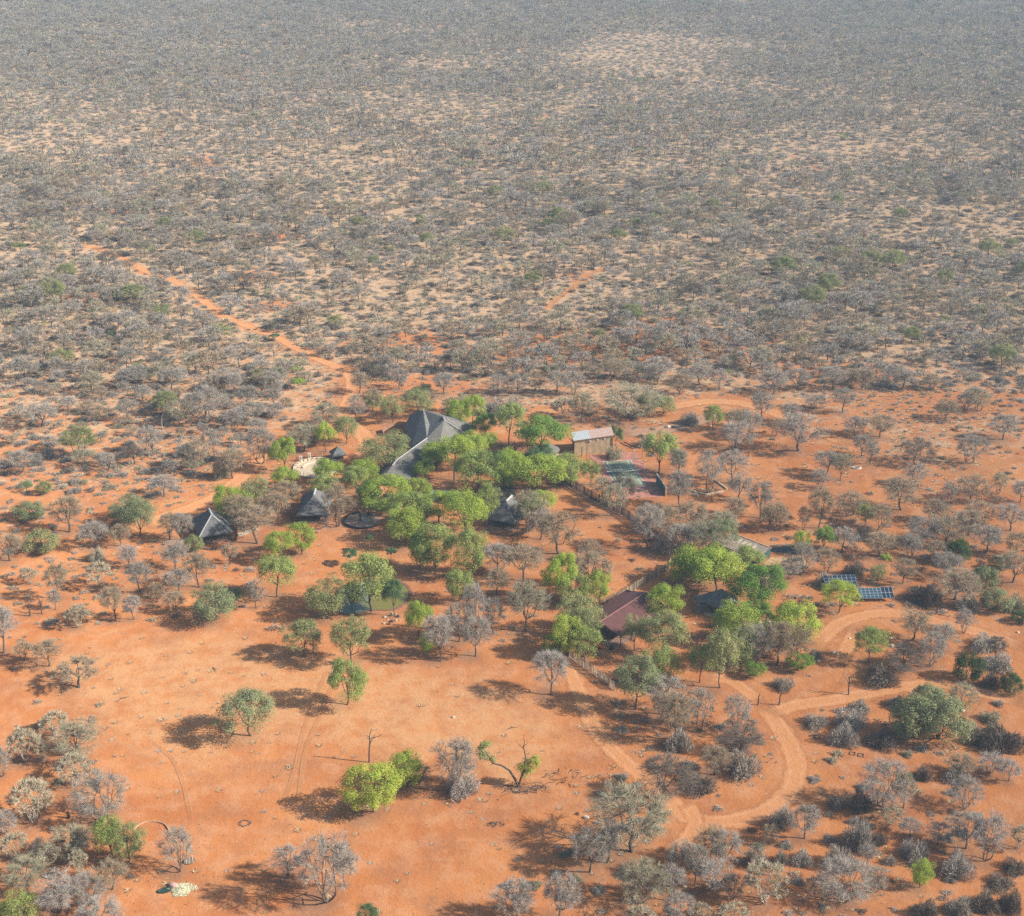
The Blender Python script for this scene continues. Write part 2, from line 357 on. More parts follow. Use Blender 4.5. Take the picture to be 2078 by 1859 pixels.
# ------------------------------------------------------------------ ground, tracks, water (the setting)
ROADS = [  # (half-width m, [photo points])
 (2.3, [(1545, 1425), (1575, 1465), (1603, 1510), (1616, 1555), (1606, 1600), (1572, 1635), (1520, 1658), (1450, 1668), (1400, 1660), (1375, 1640), (1345, 1606)]),
 (1.7, [(1385, 1628), (1405, 1650), (1410, 1675), (1392, 1705), (1350, 1735)]),
 (1.8, [(1545, 1430), (1515, 1402), (1478, 1380), (1430, 1372)]),
 (2.1, [(1560, 1452), (1610, 1432), (1680, 1422), (1744, 1410), (1844, 1392), (1919, 1388), (1994, 1407), (2090, 1428)]),
 (2.2, [(1640, 1330), (1690, 1275), (1740, 1252), (1800, 1244), (1870, 1254), (1940, 1272), (2010, 1290), (2090, 1318)]),
 (1.9, [(1744, 1262), (1722, 1310), (1700, 1350)]),
 (2.0, [(1140, 1335), (1165, 1380), (1190, 1440), (1215, 1490), (1262, 1540), (1310, 1578), (1350, 1606)]),
 (2.0, [(150, 492), (205, 507), (260, 530), (300, 552), (345, 566), (400, 600), (450, 640), (520, 668), (575, 692), (620, 716), (672, 740), (702, 754), (713, 775), (708, 805), (694, 835), (690, 860)]),
 (3.0, [(690, 850), (735, 880), (745, 910), (725, 935)]),
 (2.6, [(548, 905), (520, 935), (498, 960), (470, 985), (434, 1010), (372, 1036), (325, 1052), (300, 1075)]),
 (1.6, [(1700, 880), (1731, 900), (1781, 925), (1831, 942), (1881, 952), (1944, 964), (2000, 950), (2090, 925)]),
 (1.6, [(2010, 975), (2045, 998), (2090, 1012)]),
 (1.2, [(1110, 625), (1150, 592), (1190, 562), (1225, 545)]),
 (1.5, [(1595, 312), (1630, 328), (1672, 348)]),
 (1.5, [(1778, 153), (1830, 137)]), (1.8, [(1520, 92), (1560, 86)]),
 (2.6, [(1290, 838), (1360, 826), (1440, 815), (1520, 822), (1600, 850), (1660, 878), (1735, 905)]),
 (0.55, [(668, 1350), (640, 1420), (615, 1490), (600, 1560), (572, 1640)]), (0.55, [(690, 1352), (655, 1440), (622, 1520), (612, 1580), (604, 1640)]), (0.5, [(300, 1500), (350, 1540), (375, 1600), (390, 1680)]),
 (0.6, [(1700, 1400), (1720, 1360), (1712, 1320)]), (0.8, [(1850, 1480), (1930, 1500), (1990, 1440), (2000, 1410)]),
 (2.4, [(1060, 850), (1110, 836), (1180, 832), (1240, 842), (1290, 838)]),
]
def smooth(pts, n=8):
    out = []; p = [pts[0]]+list(pts)+[pts[-1]]
    for i in range(1, len(p)-2):
        for j in range(n):
            t = j/n; a, b, c, d = (np.array(q, float) for q in p[i-1:i+3])
            out.append(0.5*((2*b)+(-a+c)*t+(2*a-5*b+4*c-d)*t*t+(-a+3*b-3*c+d)*t**3))
    out.append(np.array(p[-2], float)); return out
ROADW = [(hw, smooth([P(*q) for q in pts], 6)) for hw, pts in ROADS]
_rp = np.array([(p[0], p[1], hw) for hw, r in ROADW for p in r])
def road_gap(X, Y):
    return float(np.min(np.hypot(_rp[:, 0]-X, _rp[:, 1]-Y)-_rp[:, 2]))
def inpoly(x, y, poly):
    r = False; n = len(poly); j = n-1
    for i in range(n):
        xi, yi = poly[i]; xj, yj = poly[j]
        if (yi > y) != (yj > y) and x < (xj-xi)*(y-yi)/(yj-yi)+xi: r = not r
        j = i
    return r
CLEAR = [(40, 1330), (150, 1290), (240, 1266), (380, 1262), (420, 1265), (500, 1240), (520, 1130), (600, 1090), (700, 1090), (790, 1110), (880, 1180), (1000, 1310), (1110, 1345), (1240, 1440), (1250, 1540), (1180, 1620), (1120, 1700), (1030, 1790), (940, 1870), (290, 1870), (280, 1770), (260, 1660), (190, 1540), (210, 1430), (110, 1440), (40, 1400)]
CLEAR2 = [(1350, 850), (1450, 800), (1580, 830), (1660, 870), (1700, 920), (1850, 965), (1830, 1010), (1740, 1040), (1640, 1050), (1500, 1050), (1390, 1060), (1340, 1040), (1390, 1000), (1380, 900)]
CLEAR3 = [(1560, 1380), (1720, 1240), (1860, 1230), (2078, 1300), (2078, 1440), (1880, 1400), (1640, 1440), (1660, 1500), (1560, 1680), (1400, 1690), (1330, 1600), (1400, 1560), (1580, 1560)]
LODGE = [(640, 850), (800, 800), (1060, 880), (1340, 860), (1380, 1040), (1560, 1060), (1680, 1180), (1680, 1350), (1400, 1400), (1280, 1440), (1110, 1340), (880, 1330), (600, 1100), (380, 1120), (370, 1030), (560, 930)]
HAND = [(330, 1010), (560, 880), (640, 780), (860, 770), (1560, 770), (2200, 830), (2200, 2100), (-100, 2100), (-100, 1000)]
RED = [(1160, 700, 300, 35), (420, 330, 60, 22), (320, 270, 40, 14), (560, 620, 60, 12), (500, 560, 60, 12), (820, 690, 80, 12), (1060, 720, 60, 10), (760, 790, 60, 14), (1350, 660, 60, 14), (180, 600, 50, 12), (1700, 760, 120, 22), (1900, 820, 160, 26), (30, 440, 30, 10), (560, 480, 60, 12), (860, 780, 90, 16), (250, 430, 60, 8), (1170, 560, 30, 14), (1100, 235, 26, 10)]

# plants laid out by hand from the photograph: x, y of the foot, crown width, height (photo pixels), kind
T = """
786 948 82 68 og;797 857 44 50 og;848 845 52 54 og;856 803 36 24 gb;934 872 46 58 g;959 863 42 60 g;985 893 48 54 G;1033 903 52 82 m;1098 925 108 78 G;1092 945 60 46 gb;992 920 38 40 g;
956 912 38 38 g;886 952 48 52 g 1;864 978 40 46 g 3;922 975 66 92 g;957 950 64 62 g;968 1008 86 100 xg;1035 1000 80 84 g;1090 1003 98 76 g;1045 962 48 44 g;1008 953 58 40 gb;1142 985 72 58 m;
788 1042 96 76 g 4;750 1032 52 54 G;850 1022 52 50 g 2;838 1075 78 74 m;892 1065 80 68 g;943 1097 80 98 g;988 1077 42 98 xg;824 1108 66 70 g;884 1164 74 99 m;853 1157 46 76 G;957 1172 66 97 m;932 1220 48 62 m;
852 1302 58 78 g;868 1328 34 42 g;1140 1222 62 96 y;1166 1228 58 60 m;1172 1282 68 74 og;1215 1224 50 64 g;1180 1314 68 82 x;1152 1332 52 76 y;1124 1334 42 44 G;1186 1340 66 70 xg;
1350 1250 76 62 g;1344 1338 84 92 og;1287 1320 46 66 og;1338 1385 72 68 m;1290 1440 84 112 sg;1345 1450 80 76 b;1420 1182 88 74 g;1378 1184 52 54 g;1454 1202 98 76 y;1516 1170 66 58 m;1540 1243 104 94 G;
1490 1305 84 80 g;1532 1277 60 56 G;1612 1310 94 86 y;1626 1120 38 42 y;1671 1122 42 52 G;1795 1160 20 37 ug;1702 1243 66 68 xy;1420 1385 52 72 m;1460 1396 66 112 og;1530 1372 36 28 G;1620 1360 50 34 G;
1500 1352 60 80 og;1530 1345 66 84 b;1577 1350 68 92 bb;1612 1348 60 82 bb;1555 1320 50 60 xg;579 957 50 68 g;578 995 56 46 g;661 917 40 58 y;703 900 44 54 og;668 985 62 52 g;662 1010 54 46 m;744 985 48 52 g;724 1003 46 54 m;
752 1016 40 32 g;462 1058 40 68 g;488 1045 46 52 g;521 1030 48 60 og;757 836 34 40 og;606 789 26 22 ug;601 768 20 26 ug;557 693 20 16 u;395 1117 36 32 eo;612 1125 56 62 g;571 1140 54 56 g;562 1212 70 82 m;
437 1258 84 74 sg;468 1215 44 24 es;667 1255 68 79 og;754 1240 80 112 m;714 1232 38 52 gb;800 1250 42 75 gb;711 1146 28 32 u;751 1119 14 34 u;794 1138 20 26 u;705 1430 80 84 m;508 1493 108 92 sg;758 1648 106 92 y 4;
828 1595 58 64 g;748 1885 42 52 gb;228 1745 56 80 m;262 1750 56 78 og;42 1870 70 55 m;1866 1801 44 52 g;1905 1500 92 92 es;1850 1500 82 92 es;1880 1438 62 52 es;1961 1378 56 54 e;2051 1405 46 40 e;1941 1143 54 52 e;
2028 1155 36 28 e;2074 1262 36 24 e;1762 1345 58 74 xg;1337 960 70 80 m;1249 905 28 43 gb;1198 984 38 53 xg;1283 850 106 72 o;1318 843 50 44 og;1345 841 44 38 og;1447 873 38 53 xg;1180 856 46 60 o;1139 848 48 42 p;
1495 912 62 60 b;1520 890 46 58 b;1495 870 50 46 o;1547 848 42 54 b;1374 969 36 60 b;1438 1000 50 90 b;1484 981 60 72 bl;1379 1029 46 76 b;1497 1015 44 56 b;1489 1067 40 60 bb;1543 1052 44 76 b;1560 1078 40 60 bb;
1263 1027 46 64 bd;1221 1016 42 52 o;1242 1047 50 66 o;1314 1116 58 96 b;1362 1092 62 64 bb;1385 1122 60 62 b;1430 1132 66 76 o;1460 1120 60 70 sg;1408 1105 50 50 bb;1133 1124 70 90 bb;1097 1095 42 60 b;1198 1142 46 50 bb;1203 1202 76 86 bb;
1062 1180 74 76 bb;1010 1160 60 62 b;1008 1207 50 56 bb;1067 1282 74 102 o;1001 1287 44 76 b;966 1292 44 116 bl;965 1332 60 82 b;894 1342 60 96 bl;932 1302 62 80 b;1119 1410 70 94 bl;619 1332 66 76 x;636 1326 36 60 bb;
714 1348 74 98 x;520 1234 30 60 b;522 1103 72 80 bb;466 1144 30 42 bb;404 1192 50 72 bb;423 856 78 76 b;516 856 50 44 b;530 942 62 80 b;640 898 46 56 bb;660 868 58 54 o;616 917 56 58 o;726 856 38 58 b;756 836 34 50 bb;
729 798 34 46 bb;532 800 38 46 bb;476 800 36 45 b;431 927 40 60 b;400 947 48 58 bb;472 971 42 64 bb;448 968 34 38 so;382 950 36 50 b;584 1032 56 60 bb;566 1067 42 68 bb;686 1067 56 88 bb;490 1075 60 72 bb;548 1060 46 62 bb;
370 1097 44 58 b;345 1095 46 56 bb;354 1158 50 62 b;285 1087 66 80 sg;262 1060 64 56 sg;141 1080 58 74 bb;62 1052 56 36 es;88 1117 68 46 eo;193 1112 50 56 b;245 1108 40 46 bb;20 1138 62 58 bb;62 1185 32 34 p;120 1215 42 74 bb;
200 1137 28 28 sp;208 1192 48 54 p;160 1272 48 48 p;285 1202 48 64 b;260 1152 40 46 bl;235 1260 46 72 bb;272 1257 34 50 bl;318 1222 38 42 bb;362 1208 50 54 b;358 1242 42 44 bb;61 1250 28 52 d;85 1246 24 44 d;113 1237 22 42 b;
8 1325 62 96 bl;100 1352 60 56 bb;50 1342 36 40 bb;160 1395 84 52 a;150 1595 74 62 p;66 1667 86 82 p;211 1664 104 92 b;165 1535 84 70 o;110 1497 62 52 p;52 1545 62 72 p;90 1547 32 40 p;4 1575 42 60 b;12 1695 50 52 bl;30 1742 50 52 p;
150 1742 80 60 o;88 1747 40 48 bd;165 1775 40 52 p;60 1798 80 56 o;120 1852 76 72 bl;185 1835 70 62 b;228 1805 60 56 bb;200 1885 84 56 bl;365 1768 66 92 b;665 1829 112 154 b;585 1782 62 62 bl;700 1800 40 90 bl;927 1612 72 112 b;
936 1607 60 44 sl;852 1592 48 38 bd;1281 1728 150 124 o;1345 1622 106 86 bd;1197 1770 72 86 b;1232 1751 52 90 bl;1300 1835 100 90 o;1300 1888 62 48 p;1048 1870 68 82 bl;1135 1868 66 92 bl;1380 1785 58 76 b;1410 1797 46 82 b;1362 1828 50 70 bl;
1440 1757 72 78 bb;1466 1762 66 76 bl;1447 1805 66 62 bl;1487 1824 46 50 bb;1552 1832 84 82 p;1480 1885 58 50 p;1375 1875 60 64 bl;1425 1880 44 46 p;1365 1502 66 98 bb;1344 1464 40 62 bb;1421 1482 52 84 b;1494 1482 52 76 bl;1497 1525 84 52 bd;
1450 1572 58 60 bb;1508 1568 60 42 s;1378 1517 50 38 s;1420 1602 56 32 sd;1727 1474 58 38 sl;1712 1505 56 38 sl;1790 1510 58 30 sd;1795 1642 98 98 bl;1748 1642 42 42 sd;1833 1640 44 74 o;1805 1674 46 38 p;1588 1674 44 38 s;1632 1702 56 70 bl;
1561 1711 36 38 bb;1698 1638 32 24 s;1871 1579 32 24 sd;1950 1572 50 40 bb;2007 1568 54 42 bl;1940 1582 50 26 s;2047 1585 44 42 bl;1956 1642 62 64 bl;1960 1722 70 74 b;2001 1747 66 98 bl;1903 1714 52 42 b;1846 1697 38 36 bl;1855 1740 50 36 sl;
1743 1716 60 48 s;1782 1710 34 20 sd;1942 1772 58 42 sl;1715 1827 104 78 b;1775 1810 50 50 b;1655 1821 38 40 bb;1997 1842 52 32 sd;2050 1845 44 38 sd;1948 1852 52 30 s;1880 1858 50 30 sd;2065 1722 44 46 p;1532 1754 38 36 s;1584 1750 26 26 s;1628 1750 42 22 s;
1700 1757 48 40 s;1760 1752 34 36 bl;1807 1752 22 16 s;2030 1797 50 20 sd;2060 1767 46 24 sd;1955 1283 38 48 bl;1851 1300 56 62 bb;1888 1352 54 72 bl;1912 1317 54 52 b;1839 1362 76 52 bd;1722 1410 32 54 d;2020 1336 34 46 bd;2000 1314 58 28 s;
2025 1352 62 24 s;2010 1392 32 30 sd;1950 1444 56 56 o;1820 1432 30 20 s;1655 1471 46 22 s;1832 1184 48 52 bb;1880 1220 68 36 sd;1920 1172 58 50 b;1938 1217 88 64 bb;1995 1192 56 46 es;2017 1237 54 46 es;1965 1234 46 32 s;2055 1182 62 64 bb;2060 1237 50 32 so;
1625 1165 52 68 b;1678 1162 44 50 bb;1672 1187 32 26 s;1735 1167 38 28 sd;1779 1187 30 42 x;1620 915 78 80 b;1676 965 50 52 b;1705 975 38 56 o;1663 992 40 42 b;1661 1072 44 86 bb;1631 1075 26 50 bb;1576 1077 46 58 bb;1722 1047 62 52 bb;1861 942 70 54 bd;
1970 941 60 62 b;1855 987 48 50 b;1828 1035 66 70 bb;1975 1017 62 55 bb;2025 1002 34 46 o;1925 1022 32 46 b;1766 942 32 46 b;1748 927 38 46 b;1785 887 54 48 bb;1736 885 40 42 b;1710 837 46 52 b;2035 892 58 56 b;1960 832 40 38 b;1985 834 46 48 o;
1920 852 50 42 bb;2050 1077 56 56 b;1870 1107 66 60 b;1920 1102 70 60 bb;1965 1087 60 56 bb;2000 1122 56 56 b;1900 1062 50 50 bb;1990 1062 60 46 bb;1785 1130 56 52 bb;1708 1122 52 52 b;1784 1077 48 56 bb;1755 1067 38 46 x;1752 1092 32 32 sd;1845 1130 50 50 b;
1900 1140 46 44 bb;2060 1130 50 52 bb;2070 1020 40 44 b;1605 860 40 44 b;1572 885 34 40 bb;1350 1120 40 42 s;
1400 1075 60 60 bb;1465 1090 60 52 o;1340 1078 50 60 bb;1560 1190 50 30 so;1602 1175 44 46 bl;1590 1395 40 22 s;1655 1335 26 18 s;1788 1385 60 36 sd;1745 1440 40 18 s;2030 1512 84 38 sd;1985 1505 50 26 sd;2010 1462 40 20 so;1960 1480 40 18 s;
1078 1072 66 82 o;1102 1052 52 52 y;1076 1066 40 60 xg;1130 800 44 52 b;1090 795 40 46 bb;1050 800 42 44 b;1010 800 48 44 b;1165 800 40 48 b;1240 775 44 46 bb;1330 780 44 46 b;1420 780 46 44 b;1380 800 40 44 bb;1460 790 40 44 b;1040 838 44 36 s;920 838 36 34 bb;900 800 44 46 b;870 830 34 40 bb;1000 840 46 34 sl;
1570 800 50 50 b;1620 790 46 44 b;1690 790 46 50 b;1750 790 50 46 bb;1830 790 44 44 b;1890 790 40 34 bb;1650 830 40 34 b;810 790 36 42 b;780 760 40 44 b;1400 860 36 26 s;1425 1240 30 18 s;1245 930 30 24 so;1310 905 30 22 so;
"""
HANDLIST = [l.split() for l in T.replace('\n', '').split(';') if l.strip()]
for q in HANDLIST: plant_px(float(q[0]), float(q[1]), float(q[2]), float(q[3]), q[4], idx=int(q[5]) if len(q) > 5 else None)

# plants of the surrounding bush, spread by density
def hn(x, y):   # smooth clumping noise
    return 0.5+0.25*(sin(x*.021+1.3*sin(y*.017))+sin(y*.027+1.7*sin(x*.013+2))) 
def gauss(x, y, cx, cy, sx, sy): return math.exp(-((x-cx)/sx)**2-((y-cy)/sy)**2)
def openness(x, y):   # 0 dense bush .. 1 open ground, in the region the photo shows
    o = 0.0
    for c in ((1330, 112, 260, 60, 1.3), (420, 235, 420, 40, .5), (1100, 200, 260, 40, .4), (300, 300, 300, 40, .35), (1500, 300, 400, 60, .25), (300, 880, 260, 60, .45), (900, 690, 120, 25, .4), (1050, 640, 160, 40, .3), (1800, 800, 300, 40, .3), (620, 780, 120, 50, .5), (1150, 670, 100, 20, .4)):
        o += c[4]*gauss(x, y, *c[:4])
    for c in ((250, 120, 350, 70, .5), (1850, 118, 280, 26, 1.1), (1000, 60, 200, 40, .3), (1250, 720, 200, 30, .5), (380, 640, 120, 30, .4), (440, 330, 120, 20, .5), (1800, 350, 250, 40, .2), (1300, 270, 120, 25, .35), (120, 640, 120, 50, .2)):
        o -= c[4]*gauss(x, y, *c[:4])
    return o
auto = []; r2 = random.Random(11)
xy_taken = {}
def taken(X, Y, r):
    for i in range(-1, 2):
        for j in range(-1, 2):
            for a, b, rr in xy_taken.get((int(X//8)+i, int(Y//8)+j), ()):
                if (a-X)**2+(b-Y)**2 < (r+rr)**2: return True
    return False
def take(X, Y, r): xy_taken.setdefault((int(X//8), int(Y//8)), []).append((X, Y, r))
for e, kd, X, Y, hm, wm in PLANTS: take(X, Y, wm*.3)
Y = 196.0
while Y < 2150:
    X = -0.40*Y-14
    step = 6.6 if Y < 900 else 7.2
    while X < 0.40*Y+14:
        x = X+r2.uniform(-3, 3); y = Y+r2.uniform(-3, 3); px, py = pix(x, y)
        X += step
        hand = inpoly(px, py, HAND)
        if hand: continue
        o = openness(px, py); dens = (0.69-0.74*o)*(0.30+1.25*hn(x, y))*(0.65+0.7*hn(x*.31+40, y*.22)); dens *= 1+0.9*max(0, min(1, (330-py)/250))
        if r2.random() > dens or road_gap(x, y) < 1.2: continue
        if y > 430 and (road_gap(x*1.015, y+7) < 2.6 or (road_gap(x*1.03, y+13) < 2.0 and r2.random() < .9)): continue
        big = r2.random(); wm = 3.8+6.2*big**2.0; hm = wm*r2.uniform(.75, 1.15)
        if taken(x, y, wm*.2): continue
        take(x, y, wm*.26)
        t = r2.random(); kd = 'b' if t < .38 else 'bb' if t < .58 else 'bl' if t < .70 else 'o' if t < .86 else 'x' if t < .90 else 'p' if t < .925 else 'bd' if t < .965 else 'G' if t < .985 else 'eo'
        if kd in ('G', 'eo'): wm *= .6; hm *= .6
        auto.append((y, x, kd, wm, hm, px, py))
    Y += step*0.98
auto.sort()
n_of = {}
for e, kd, *_ in PLANTS: n_of[WORD[kd][0]] = n_of.get(WORD[kd][0], 0)+1
far = []
for y, x, kd, wm, hm, px, py in auto:
    nm = WORD[kd][0]; lim = 296 if nm == 'bare_tree' else 60
    if -20 < px < 2098 and n_of.get(nm, 0) < lim and wm*ppm(y) > 22:
        n_of[nm] = n_of.get(nm, 0)+1; plant_at(x, y, wm, hm, kd); PLANTS[-1] = PLANTS[-1]+('auto',)
    else: far.append((x, y, kd, wm, hm))
# shrubs of the bush
shr = []; r3 = random.Random(23); Y = 196.0
while Y < 2000:
    step = 4.1 if Y < 420 else 4.3 if Y < 800 else 5.8
    X = -0.38*Y-8
    while X < 0.38*Y+8:
        x = X+r3.uniform(-2.4, 2.4); y = Y+r3.uniform(-2.4, 2.4); X += step
        px, py = pix(x, y)
        if inpoly(px, py, CLEAR): continue
        cl = inpoly(px, py, CLEAR2) or inpoly(px, py, CLEAR3) or inpoly(px, py, LODGE)
        hand = inpoly(px, py, HAND)
        dens = (.16 if cl else .78 if hand else 1.0)*(0.5+.9*hn(x*1.7+50, y*1.7))
        if r3.random() > dens or road_gap(x, y) < 0.8: continue
        if (cl or hand) and taken(x, y, 1.0): continue
        if 10 < x < 36 and abs(y-(410-(x-10.6)*1.66)) < 12: continue
        wm = r3.uniform(1.2, 3.4)*(0.75 if hand or cl else 1.25 if Y > 480 else 1.1); hm = wm*r3.uniform(.28, .46)
        if Y > 800: wm *= 1.35
        t = r3.random(); kd = 's' if t < .45 else 'sl' if t < .62 else 'sd' if t < .76 else 'so' if t < .93 else 'sp'
        if cl and kd == 'sp': kd = 's'
        shr.append((y, x, kd, wm, hm, px, py))
    Y += step
shr.sort(key=lambda a: -a[3]*ppm(a[0]))
farshr = []
for y, x, kd, wm, hm, px, py in shr:
    if -10 < px < 2088 and 0 < py < 1869 and n_of.get('dry_shrub', 0) < 296:
        n_of['dry_shrub'] = n_of.get('dry_shrub', 0)+1; plant_at(x, y, wm, hm, kd); PLANTS[-1] = PLANTS[-1]+('auto',)
    else: farshr.append((x, y, kd, wm, hm))

# plants too many to count: one object each, spread by geometry nodes
def lowpoly(seed, kd, nsub, n, wd, cmat, tmat='bark_grey', leafy=False):
    rng, b, subs, c, A = skeleton(seed, 8, 4, .26, 4, nsub, 1, rt=.17, low=-.5)
    if leafy: V, F = leaves(rng, subs, n, 1.1, wd*3)
    else: V, F = blades(rng, subs, n, 1.15, wd)
    hh, ww = extent(V); B2 = B(); B2.V = b.V; B2.F = b.F; B2.mi = [0]*len(b.F); B2.add(V, F, 1)
    sc = np.array([1/ww, 1/ww, 1/hh]); B2.V = [tuple(np.array(v)*sc) for v in B2.V]
    return B2.mesh(kd, [M[tmat], M[cmat]])
def lowshrub(seed, n, wd, cmat):
    b, V, F = shrub(seed, 1.4, 2.0, n, wd); hh, ww = extent(V); sc = np.array([1/ww, 1/ww, 1/hh])
    return mesh('shrub', [tuple(np.array(v)*sc) for v in V], F, [M[cmat]])
def scatter(name, items, protos, label):
    """items: x, y, z, index, width, height, rotation"""
    cc = bpy.data.collections.new(name+'_sources')
    for i, me in enumerate(protos):
        cc.objects.link(bpy.data.objects.new('source_%03d' % i, me))
    me = bpy.data.meshes.new(name); me.from_pydata([(a[0], a[1], a[2]) for a in items], [], [])
    n = len(items)
    at = me.attributes.new('idx', 'INT', 'POINT'); at.data.foreach_set('value', [int(a[3]) for a in items])
    at = me.attributes.new('scl', 'FLOAT_VECTOR', 'POINT'); at.data.foreach_set('vector', np.array([(a[4], a[4], a[5]) for a in items], 'f').ravel())
    at = me.attributes.new('rot', 'FLOAT_VECTOR', 'POINT'); at.data.foreach_set('vector', np.array([(0, 0, a[6]) for a in items], 'f').ravel())
    o = ob(name, me); kind(o, 'stuff'); o['label'] = label
    g = bpy.data.node_groups.new(name, 'GeometryNodeTree')
    g.interface.new_socket("Geometry", in_out='INPUT', socket_type='NodeSocketGeometry'); g.interface.new_socket("Geometry", in_out='OUTPUT', socket_type='NodeSocketGeometry')
    N = g.nodes; L = g.links; gi = N.new('NodeGroupInput'); go = N.new('NodeGroupOutput'); ip = N.new('GeometryNodeInstanceOnPoints'); ci = N.new('GeometryNodeCollectionInfo')
    ci.inputs['Collection'].default_value = cc; ci.inputs['Separate Children'].default_value = True; ci.inputs['Reset Children'].default_value = True
    def na(nm, ty):
        a = N.new('GeometryNodeInputNamedAttribute'); a.data_type = ty; a.inputs['Name'].default_value = nm
        return [s for s in a.outputs if s.enabled and s.name == 'Attribute'][0]
    L.new(gi.outputs[0], ip.inputs['Points']); L.new(ci.outputs[0], ip.inputs['Instance']); ip.inputs['Pick Instance'].default_value = True
    L.new(na('idx', 'INT'), ip.inputs['Instance Index']); L.new(na('scl', 'FLOAT_VECTOR'), ip.inputs['Scale'])
    er = N.new('FunctionNodeEulerToRotation'); L.new(na('rot', 'FLOAT_VECTOR'), er.inputs[0]); L.new(er.outputs[0], ip.inputs['Rotation'])
    L.new(ip.outputs[0], go.inputs[0])
    md = o.modifiers.new('spread', 'NODES'); md.node_group = g
    return o
TON = ['twig_grey', 'twig_brown', 'twig_lilac', 'twig_olive', 'twig_pale', 'twig_dark']
KI = dict(xy=3, b=0, bb=1, bl=2, o=3, p=4, bd=5, x=3)
midp = []
for s in range(3):
    for tn in TON: midp.append(lowpoly(500+s, 'tree', 44, 950, .075, tn))
midp += [lowpoly(520, 'tree', 34, 1100, .11, 'leaf_deep', leafy=True), lowpoly(521, 'tree', 34, 1100, .11, 'leaf_olive', leafy=True)]
farp = []
for s in range(3):
    for tn in TON: farp.append(lowpoly(540+s, 'tree', 26, 280, .19, tn))
farp += [lowpoly(560, 'tree', 20, 400, .18, 'leaf_deep', leafy=True), lowpoly(561, 'tree', 20, 400, .18, 'leaf_olive', leafy=True)]
def to_items(lst):
    out = []
    for x, y, kd, wm, hm in lst:
        i = 18 if kd == 'G' else 19 if kd == 'eo' else KI[kd]+6*rnd.randrange(3)
        out.append((x, y, 0, i, wm, hm, rnd.uniform(0, 6.28)))
    return out
scatter('distant_bush_trees', to_items([a for a in far if a[1] < 820]), midp, 'leafless trees of the bushveld behind the lodge')
scatter('far_bush', to_items([a for a in far if a[1] >= 820]), farp, 'hazy grey bushveld reaching the top of the picture')
shp = [lowshrub(600+s, 320, .10, tn) for s in range(3) for tn in ('twig_grey', 'twig_lilac', 'twig_dark', 'twig_olive', 'twig_pale')]
SI = dict(s=0, sl=1, sd=2, so=3, sp=4)
scatter('low_scrub', [(x, y, 0, SI[kd]+5*rnd.randrange(3), wm, hm, rnd.uniform(0, 6.28)) for x, y, kd, wm, hm in farshr], shp, 'low dry scrub between the trees')
# dry grass tussocks and small twig litter
def tuft(seed, cmat, n=26, wd=.035):
    rng = np.random.default_rng(seed); V = []; F = []
    for i in range(n):
        az = rng.uniform(0, 6.28); r = rng.uniform(0, .4); o = np.array([cos(az)*r, sin(az)*r, 0]); v = np.array([cos(az)*.6, sin(az)*.6, .9])+rng.normal(size=3)*.25
        sd = np.array([-sin(az), cos(az), 0])*wd; k = len(V); V += [o-sd, o+sd, o+v*.6]; F.append((k, k+1, k+2))
    return mesh('tuft', V, F, [M[cmat]])
M['straw'] = plant('straw', (0.40, 0.30, 0.17), (0.52, 0.42, 0.26))
items = []; r4 = random.Random(31)
for _ in range(36000):
    y = 200+r4.random()**.8*420; x = r4.uniform(-.38, .38)*y; px, py = pix(x, y)
    if inpoly(px, py, CLEAR):
        if r4.random() > .22: continue
    elif inpoly(px, py, CLEAR3) or inpoly(px, py, CLEAR2) or inpoly(px, py, LODGE):
        if r4.random() > .16: continue
    if road_gap(x, y) < .5: continue
    if py > 1000 and r4.random() > .35: continue
    if hn(x*3, y*3) < r4.random()*.8: continue
    items.append((x, y, 0, 0 if r4.random() < .62 else 1, r4.uniform(.5, 1.6), r4.uniform(.3, .8), r4.uniform(0, 6.28)))
scatter('dry_grass', items, [tuft(1, 'straw', 30, .05), tuft(2, 'twig_grey', 22, .05)], 'tufts of dry grass and twigs on the red ground')
# droppings, stones and sticks on the clearing
def pebble(seed, cmat):
    rng = np.random.default_rng(seed); V = [tuple(np.array(v)*rng.uniform(.7, 1.2)*.5) for v in ((1, 0, 0), (0, 1, 0), (-1, 0, 0), (0, -1, 0), (0, 0, .7), (0, 0, -.3))]
    return mesh('pebble', V, [(0, 1, 4), (1, 2, 4), (2, 3, 4), (3, 0, 4), (1, 0, 5), (2, 1, 5), (3, 2, 5), (0, 3, 5)], [M[cmat]])
M['stone_dark'] = plain('stone_dark', (.07, .05, .045)); M['stone_pale'] = plain('stone_pale', (.55, .48, .38))
items = []
for _ in range(12000):
    y = 200+r4.random()**1.1*330; x = r4.uniform(-.37, .37)*y
    if hn(x*4+9, y*4) < r4.random()*.85: continue
    items.append((x, y, 0, 0 if r4.random() < .86 else 1, r4.uniform(.10, .34), r4.uniform(.08, .22), r4.uniform(0, 6.28)))
scatter('scattered_stones', items, [pebble(1, 'stone_dark'), pebble(2, 'stone_pale')], 'small stones and droppings scattered over the clearing')

